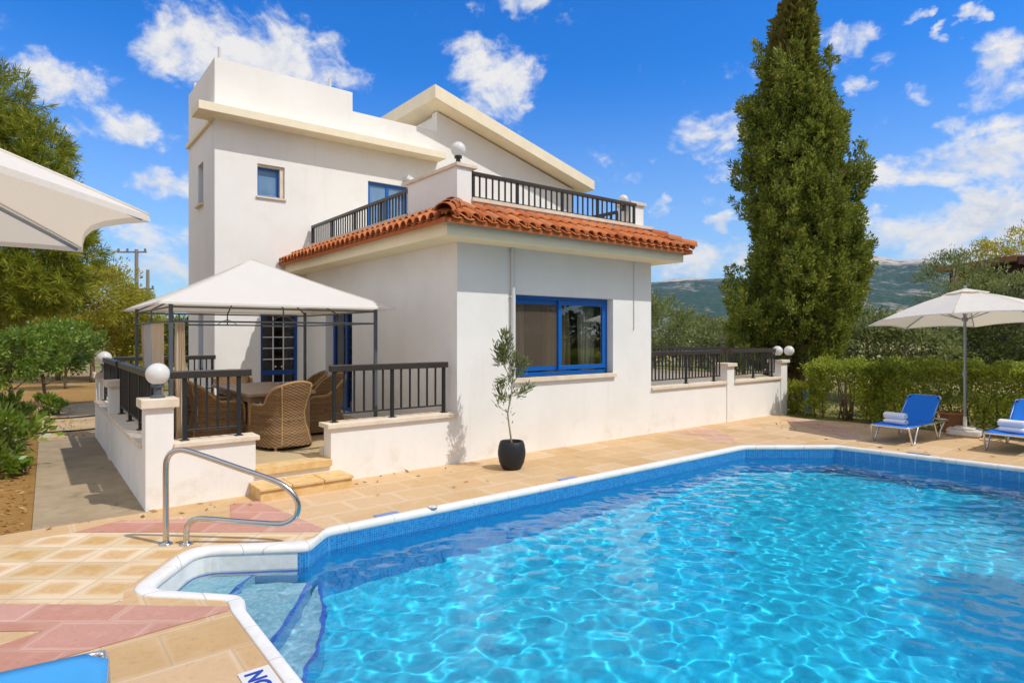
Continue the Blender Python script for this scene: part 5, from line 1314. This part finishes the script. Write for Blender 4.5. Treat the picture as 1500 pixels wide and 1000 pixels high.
G3 = 'small trees in the left garden'
tree('citrus_tree', 'dark leaved citrus tree nearest the path on the left', 66, 16.5, .72, 2.1, .98, 'citrus', 51, 140, 55, .12, .055, .26, cat='tree', trunk=.05, group=G3, up=.1)
tree('citrus_tree', 'dark leaved citrus tree at the left edge of the garden', 8, 15.0, .6, 1.95, .95, 'citrus', 52, 130, 55, .12, .055, .26, trunk=.05, group=G3, up=.1)
tree('citrus_tree', 'citrus tree farther back along the sandy path', 96, 22, .5, 2.3, 1.0, 'citrus', 53, 130, 55, .13, .06, .28, trunk=.05, group=G3, up=.1)
G4 = 'yellow green trees at the end of the garden'
tree('garden_tree', 'yellow green tree with loose top twigs left of the utility poles', 135, 25, .4, 4.7, 1.9, 'yellowtree', 61, 330, 60, .17, .055, .45, nb=9, group=G4, up=.1)
tree('garden_tree', 'yellow green tree right behind the gazebo curtains', 190, 27, .3, 3.6, 1.6, 'yellowtree', 62, 280, 60, .17, .055, .42, group=G4, up=.1)
tree('garden_tree', 'yellow green tree seen between the pine and the citrus trees', 85, 26, .4, 4.4, 1.9, 'yellowtree', 63, 280, 60, .17, .055, .45, group=G4, up=.1)
tree('garden_tree', 'dull green tree behind the pine at the left edge', 10, 28, .4, 4.6, 2.2, 'olive_bg', 64, 300, 60, .17, .06, .45, group=G4, up=.1)
tree('garden_tree', 'dull green tree low behind the far terrace railing', 245, 31, .3, 2.7, 1.8, 'yellowtree', 65, 220, 60, .17, .06, .42, group=G4, up=.1)
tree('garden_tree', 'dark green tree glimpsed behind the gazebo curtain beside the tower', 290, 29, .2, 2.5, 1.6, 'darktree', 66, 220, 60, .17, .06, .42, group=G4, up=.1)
G5 = 'broad leaved shrubs by the path'
bp_ = spot(-26, 8.5); bushy('shrub', 'glossy broad leaved shrub at the left edge beside the concrete path', (bp_.x,bp_.y,-.03), .60, 1.0, 71, 'citrus', 70, 36, .15, .062, group=G5, up=.5)
bp_ = spot(6, 10.4); bushy('shrub', 'broad leaved shrub behind the first one beside the path', (bp_.x,bp_.y,-.03), .40, .85, 72, 'citrus', 44, 34, .14, .06, group=G5, up=.5)
bp_ = spot(64, 14.6); bushy('shrub', 'small low green shrub on the bare soil left of the path', (bp_.x,bp_.y,-.03), .32, .5, 73, 'citrus', 30, 40, .12, .055, group=G5, up=.5)
bp_ = spot(36, 8.5); bushy('shrub', 'tiny green sprout on the bare soil by the concrete path', (bp_.x,bp_.y,-.03), .14, .16, 74, 'citrus', 10, 22, .11, .05, group=G5, up=.3)
rng = np.random.default_rng(5); n = 2600
P = np.stack([-5.0-rng.random(n)**1.3*3.2, -.1+rng.random(n)*14, np.full(n,-.02)], -1); P[:300,0] = -4.9+rng.random(300)*.9; P[:300,1] = 6.4+rng.random(300)*6
P[300:345] = np.stack([9.1-rng.random(45)**1.6*3.2, -.8-rng.random(45)*4.2, np.full(45,.008)], -1); P[345:372] = np.stack([-4.9+rng.random(27)*4.6, -.1-rng.random(27)**2*1.2, np.full(27,.010)], -1); P[345:372,0][(P[345:372,0] > -2.95) & (P[345:372,0] < -1.8)] -= 1.2
D = rng.normal(size=(n,3)); D[:,2] = np.abs(D[:,2])*.25
lt = np_mesh('leaf_litter', *leaf_quads(P, D, .05+.05*rng.random(n), .02+.02*rng.random(n), rng), M['litter']); tag(lt, 'dry leaves scattered on the soil left of the path', None, None, 'stuff')
for (y, dz, lb) in ((7.2,.0,'black irrigation hose across the sandy path near the terrace corner'),(9.6,.0,'black irrigation hose across the sandy path farther back')):
    m = MB(); m.tube(smooth_path([(-5.3,y-.1,.012),(-4.7,y+.03,.012),(-4.2,y-.02,.012),(-3.7,y+.12,.012)], 5), .017, 8); o = m.build('irrigation_hose', M['rubber'], None, smooth=True); tag(o, lb, 'hose', 'irrigation hoses across the path')
# off-camera trees that close the garden behind the photographer
rng = np.random.default_rng(99); bl = []
for i in range(40):
    x = -14+i*1.0; h = 2.3+.5*math.sin(i*1.7)+(3.0+.3*math.sin(i*2.3) if 4.2 < x < 12 else 0)
    bl.append((x, -13.6-.4*math.sin(i), h, 1.25, 1.1, h*.98))
tl = np_mesh('treeline', *leaf_quads(*clumped(rng, bl, 1300, 60, .5, .26, .13), rng), M['darktree']); tag(tl, 'row of dense trees closing the garden behind the pool', None, None, 'stuff')

# ================================================================== background buildings, poles, hills
hb = spot(1500, 25); hut = empty('timber_hut', (hb.x,hb.y,-.03), 'dark brown timber hut with overhanging roof at the right edge', 'hut')
m = MB(); a0 = spot(1487, 25); r_ = Vector((CU.x,CV.x,0)); f_ = Vector((CU.y,CV.y,0))
def obox(m, s0, s1, d0, d1, z0, z1):
    P = [a0+r_*s+f_*d for s, d in ((s0,d0),(s1,d0),(s1,d1),(s0,d1))]; m.prism(ccw([(p.x,p.y) for p in P]), z0, z1)
obox(m, .18, 4.5, 0, 4, -.1, 4.85); m.build('wall', M['dark_wood'], hut)
m = MB(); obox(m, -.28, 5, -.4, 4.4, 4.86, 5.08); rf = m.build('roof', M['terracotta'], hut)
m = MB(); obox(m, -.24, 5, -.46, -.401, 4.70, 5.02); m.build('fascia_board', M['dark_wood'], rf)
for (px, dep, top, lb, arms) in ((200, 46, 8.25, 'taller wooden utility pole with two crossarms left of the gazebo', ((8.05,1.1,-.35),(5.1,1.1,0))), (216.5, 50, 7.15, 'shorter wooden utility pole just right of the taller one', ((5.6,1.0,-.5),))):
    q = spot(px, dep); e = empty('utility_pole', (q.x,q.y,-.03), lb, 'utility pole', 'utility poles beyond the garden')
    m = MB(); m.tube([(q.x,q.y,-.1),(q.x,q.y,top)], [.17,.12], 10); m.build('pole', M['weather_wood'], e)
    for (z, w, sh) in arms:
        m = MB(); A = q+r_*(-w+sh); B_ = q+r_*(w+sh); m.tube([(A.x,A.y,z),(B_.x,B_.y,z)], .07, 6); ca = m.build('crossarm', M['weather_wood'], e)
        for s in (-.9,-.3,.9):
            P = q+r_*(w*s+sh); m = MB(); m.lathe([(.05,.05),(.09,.10),(.06,.16),(.09,.20),(.03,.28)], 10, (P.x,P.y,z)); m.build('insulator', M['grey_metal'], ca)
fq = spot(1042, 150); fh = empty('farmhouse', (fq.x,fq.y,-.03), 'tiny farmhouse with pinkish roof far beyond the olive trees', 'house')
a0 = fq
m = MB(); obox(m, -6, 5, 0, 8, -.1, 4.3); m.build('wall', M['cream'], fh)
m = MB(); P = [fq+r_*s+f_*d+Vector((0,0,z)) for s,d,z in ((-6.4,-.5,4.3),(5.4,-.5,4.3),(5.4,8.5,4.3),(-6.4,8.5,4.3),(-5,4,5.9),(4,4,5.9))]; m.add([tuple(p) for p in P], [(0,1,5,4),(1,2,5),(2,3,4,5),(3,0,4),(0,3,2,1)]); m.build('roof', M['terracotta'], fh)

# hills
prof = [(-400,484),(0,481),(300,479),(600,470),(800,440),(880,424),(955,414),(1000,412),(1050,411),(1090,411),(1130,408),(1180,402),(1225,394),(1265,389),(1290,392),(1318,398),(1345,396),(1360,394),(1378,399),(1420,410),(1470,420),(1540,432),(1700,450),(2100,478)]
PXs = np.array([p[0] for p in prof], float); PYs = np.array([p[1] for p in prof], float)
def fbm(x, y, seed, oct=5):
    r = np.random.default_rng(seed); out = np.zeros_like(x); a = 1.; f = 1.
    for o in range(oct):
        for j in range(3):
            t_ = r.random()*6.28; out += a/3*np.sin(f*(x*math.cos(t_)+y*math.sin(t_))+r.random()*6.28)
        a *= .5; f *= 2.1
    return out
azp = np.linspace(-500, 2200, 420); dep = np.concatenate([np.linspace(420, 1500, 28), np.linspace(1560, 4200, 62)])
AP, DP = np.meshgrid(azp, dep, indexing='ij')
ridge = np.interp(AP, PXs, PYs)
hx = np.where(AP > 1190, 3100., 3700.); foot = np.where(AP > 1190, 1100., 1300.)
t_ = np.clip((DP-foot)/(hx-foot), 0, 1); shape = np.sin(t_*PI/2)**1.25
back = np.clip(1-(DP-hx)/2500, 0, 1)
X = (AP-750)/F_PX*DP; wx_ = EYE.x+X*CU.x+DP*CU.y; wy_ = EYE.y+X*CV.x+DP*CV.y
nz_ = fbm(wx_/210., wy_/210., 4)*.085*(1-.7*np.exp(-((DP-hx)/160)**2))+fbm(wx_/55., wy_/55., 6)*.012
H = (490-ridge)/F_PX*hx*(shape*back+nz_*np.clip(t_*3, 0, 1)*np.clip((490-ridge)/40, 0, 1))+1.9*0
tan = 30*np.exp(-((AP-1325)/75)**2)*np.exp(-((DP-760)/190)**2)+17*np.exp(-((AP-1450)/120)**2)*np.exp(-((DP-700)/200)**2)
H = np.maximum(H, -5)+tan-3.
I = np.arange(AP.size).reshape(AP.shape); Fh = np.stack([I[:-1,:-1],I[1:,:-1],I[1:,1:],I[:-1,1:]], -1).reshape(-1,4)
t = NT('hill_scrub'); p = t.pos(); s_ = t.n('SeparateXYZ', {0: p}); n1 = t.noise(.0045, 7, .62, p); n2 = t.noise(.03, 5, .6, p); n3 = t.noise(.11, 4, .6, p)
green = t.mix(t.smooth(n3, .4, .62), (.016,.045,.028), (.055,.090,.045)); rock = t.mix(n2, (.42,.32,.23), (.60,.52,.43))
fac = t.smooth(t.math('ADD', t.math('MULTIPLY', n1, .6), t.math('MULTIPLY', n2, .5)), .56, .66)
dist = t.n('VectorMath', {0: p, 1: tuple(EYE)}, operation='DISTANCE').outputs['Value']
near = t.smooth(dist, 1300, 950)
col = t.mix(t.math('MULTIPLY', fac, .45), green, rock)
field = t.mix(t.smooth(n2, .42, .6), (.52,.38,.22), (.44,.30,.17)); field = t.mix(t.smooth(n3, .58, .66), field, (.06,.085,.03))
# bare rock along the plateau rim of the left ridge
rim = t.math('MULTIPLY', t.smooth(s_.outputs[2], 258, 285), t.smooth(n2, .30, .5))
col = t.mix(rim, col, (.55,.46,.38)); col = t.mix(near, col, field)
t.bsdf(col, .95, .05)
hl = np_mesh('hills', np.stack([wx_, wy_, H], -1).reshape(-1,3), Fh, t.mat, None, smooth=True); tag(hl, 'blue green hills and dry fields on the horizon', None, None, 'structure')
for pf in hl.data.polygons[:1]:
    if pf.normal.z < 0: hl.data.flip_normals()

# ================================================================== air
if HAZE > 0:
    m = MB(); m.box(-5200,5200,-5200,5200,-12.,420.); hz = m.build('haze', bpy.data.materials.new('haze_air')); tag(hz, 'thin blue air over the far hills', None, None, 'stuff')
    hm = hz.data.materials[0]; hm.use_nodes = True; hm.node_tree.nodes.clear(); ho = hm.node_tree.nodes.new('ShaderNodeOutputMaterial'); hv = hm.node_tree.nodes.new('ShaderNodeVolumePrincipled')
    hv.inputs['Color'].default_value = (.40,.63,1.,1); hv.inputs['Density'].default_value = HAZE; hv.inputs['Anisotropy'].default_value = .0
    hm.node_tree.links.new(hv.outputs[0], ho.inputs['Volume'])

# ================================================================== sky, sun, camera
SUN = Vector((.33,-.66,1.)).normalized(); elev = math.asin(SUN.z); az = math.atan2(SUN.x, SUN.y)
w = bpy.data.worlds.new('World'); SC.world = w; w.use_nodes = True
class WT(NT):
    def __init__(self): self.t = w.node_tree; self.t.nodes.clear(); self.out = self.t.nodes.new('ShaderNodeOutputWorld')
t = WT()
sky = t.n('TexSky', sky_type='NISHITA', sun_disc=False, sun_elevation=elev, sun_rotation=az, altitude=100., air_density=1., dust_density=.6, ozone_density=3.)
hs = t.n('HueSaturation', {'Saturation': SKYSAT, 'Value': 1.0, 'Color': sky.outputs[0]}).outputs[0]
hs = t.mix(1., hs, SKYTINT, 'MULTIPLY')
D = t.n('TexCoord').outputs['Generated']; sD = t.n('SeparateXYZ', {0: D})
rx = t.n('VectorMath', {0: D, 1: (CU.x,CV.x,0)}, operation='DOT_PRODUCT').outputs['Value']; ry = t.n('VectorMath', {0: D, 1: (CU.y,CV.y,0)}, operation='DOT_PRODUCT').outputs['Value']
AZ = t.math('ARCTAN2', rx, ry); EL = t.math('ARCSINE', sD.outputs[2])
# soft cloud field in direction space, gathered where the sky has its cumulus
cv = t.n('CombineXYZ', {0: AZ, 1: t.math('MULTIPLY', EL, 1.35), 2: 0.}).outputs[0]
def cloud_noise(vec):
    a = t.noise(9., 9, .62, vec, .55); b = t.noise(38, 6, .62, vec, .4); return t.math('ADD', t.math('MULTIPLY', a, .72), t.math('MULTIPLY', b, .28))
nz1 = cloud_noise(cv); up = t.n('VectorMath', {0: cv, 1: (.018,.035,0.)}, operation='ADD').outputs[0]; nz2 = cloud_noise(up)
CL = [(365,82,150,62,1.),(250,78,60,34,.9),(480,118,60,26,.7),(90,116,82,30,.85),(168,185,66,24,.9),(232,268,56,20,.85),(240,352,90,30,.45),(235,398,80,22,.5),
      (722,105,70,50,1.),(748,152,34,30,.8),(748,8,50,22,.95),(1025,199,72,30,.95),(1085,190,50,28,.8),(968,300,20,14,.7),(1056,328,24,13,.8),(1048,372,75,28,.85),(1010,398,70,14,.6),
      (1240,62,50,24,.8),(1250,126,26,14,.7),(1465,98,70,46,.95),(1345,18,14,9,.6),(1414,14,18,9,.6),(1380,48,12,10,.6),(1312,86,34,14,.5),(1345,140,26,12,.5),(1388,172,28,16,.6),
      (1410,238,130,36,1.),(1290,262,40,20,.7),(1450,318,150,40,1.),(1330,345,110,30,.9),(1420,372,140,22,.7),(1270,322,26,12,.7),(1070,250,30,18,.7),(1440,185,50,16,.5),(-250,180,140,60,.9),(1750,200,160,60,.9),(1700,60,120,40,.7)]
mask = None
wrp = t.n('TexNoise', {'Vector': cv, 'Scale': 13., 'Detail': 5., 'Roughness': .6}).outputs['Color']; ws = t.n('SeparateColor', {0: wrp})
AZw = t.math('ADD', AZ, t.math('MULTIPLY', t.math('SUBTRACT', ws.outputs[0], .5), .13)); ELw = t.math('ADD', EL, t.math('MULTIPLY', t.math('SUBTRACT', ws.outputs[1], .5), .07))
for (px, py, a, b, s) in CL:
    ca = math.atan2(px-750, F_PX); ce = math.atan2(490-py, math.hypot(F_PX, px-750)); kk = math.cos(ca)
    ra = a/F_PX*kk*kk*1.08; rb = b/F_PX*kk*1.15
    dx = t.math('MULTIPLY', t.math('SUBTRACT', AZw, ca), 1/ra); dy = t.math('MULTIPLY', t.math('SUBTRACT', ELw, ce), 1/rb)
    q = t.math('SUBTRACT', 1., t.math('ADD', t.math('MULTIPLY', dx, dx), t.math('MULTIPLY', dy, dy)))
    q = t.math('MULTIPLY', t.math('MAXIMUM', q, -1.), s); mask = q if mask is None else t.math('MAXIMUM', mask, q)
away = t.smooth(t.math('ABSOLUTE', AZ), .85, 1.25); mask = t.math('MAXIMUM', mask, t.math('MULTIPLY_ADD', away, 1.95, -1.))  # added unseen cloud cover to the sides and behind, as neutral fill light
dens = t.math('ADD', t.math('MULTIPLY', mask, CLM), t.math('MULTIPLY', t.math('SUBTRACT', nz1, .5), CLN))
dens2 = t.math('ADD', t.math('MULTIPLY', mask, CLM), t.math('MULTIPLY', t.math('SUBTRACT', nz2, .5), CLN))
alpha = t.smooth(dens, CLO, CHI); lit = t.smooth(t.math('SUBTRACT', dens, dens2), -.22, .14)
core = t.smooth(dens, .12, .40)
shade = t.mix(core, (.74,.80,.92), (.60,.65,.76)); ccol = t.mix(lit, shade, (1.,.975,.93))
ccol = t.mix(1., ccol, (CLOUDV,)*3, 'MULTIPLY')
wisp = t.math('MULTIPLY', t.smooth(EL, .42, .0), .50)
base = t.mix(wisp, hs, (SKYH*.80, SKYH*.92, SKYH))
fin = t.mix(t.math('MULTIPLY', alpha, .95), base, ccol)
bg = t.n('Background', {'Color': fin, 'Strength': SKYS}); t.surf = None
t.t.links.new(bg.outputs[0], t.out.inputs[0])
w.cycles.is_caustics_light = False

l = bpy.data.lights.new('sun', 'SUN'); l.energy = SUNE; l.angle = R(.53); l.color = (1.,.955,.885); l.cycles.is_caustics_light = True
lo = bpy.data.objects.new('sun', l); COL.objects.link(lo); lo.rotation_euler = SUN.to_track_quat('Z', 'Y').to_euler(); lo.location = (5,-20,30)

c = bpy.data.cameras.new('camera'); c.sensor_width = 36.; c.lens = F_PX/1500*36; c.clip_end = 20000.; c.clip_start = .05
c.shift_y = -10/1500.
co = bpy.data.objects.new('camera', c); COL.objects.link(co); co.location = EYE; co.rotation_euler = (R(90),0,-HEAD); SC.camera = co
SC.view_settings.view_transform = 'Standard'; SC.view_settings.look = 'None'; SC.view_settings.exposure = EXPO; SC.view_settings.gamma = 1.
SC.cycles.max_bounces = 10; SC.cycles.diffuse_bounces = 4; SC.cycles.glossy_bounces = 4; SC.cycles.transmission_bounces = 8; SC.cycles.transparent_max_bounces = 16
SC.cycles.sample_clamp_indirect = 6.; SC.cycles.sample_clamp_direct = 0.
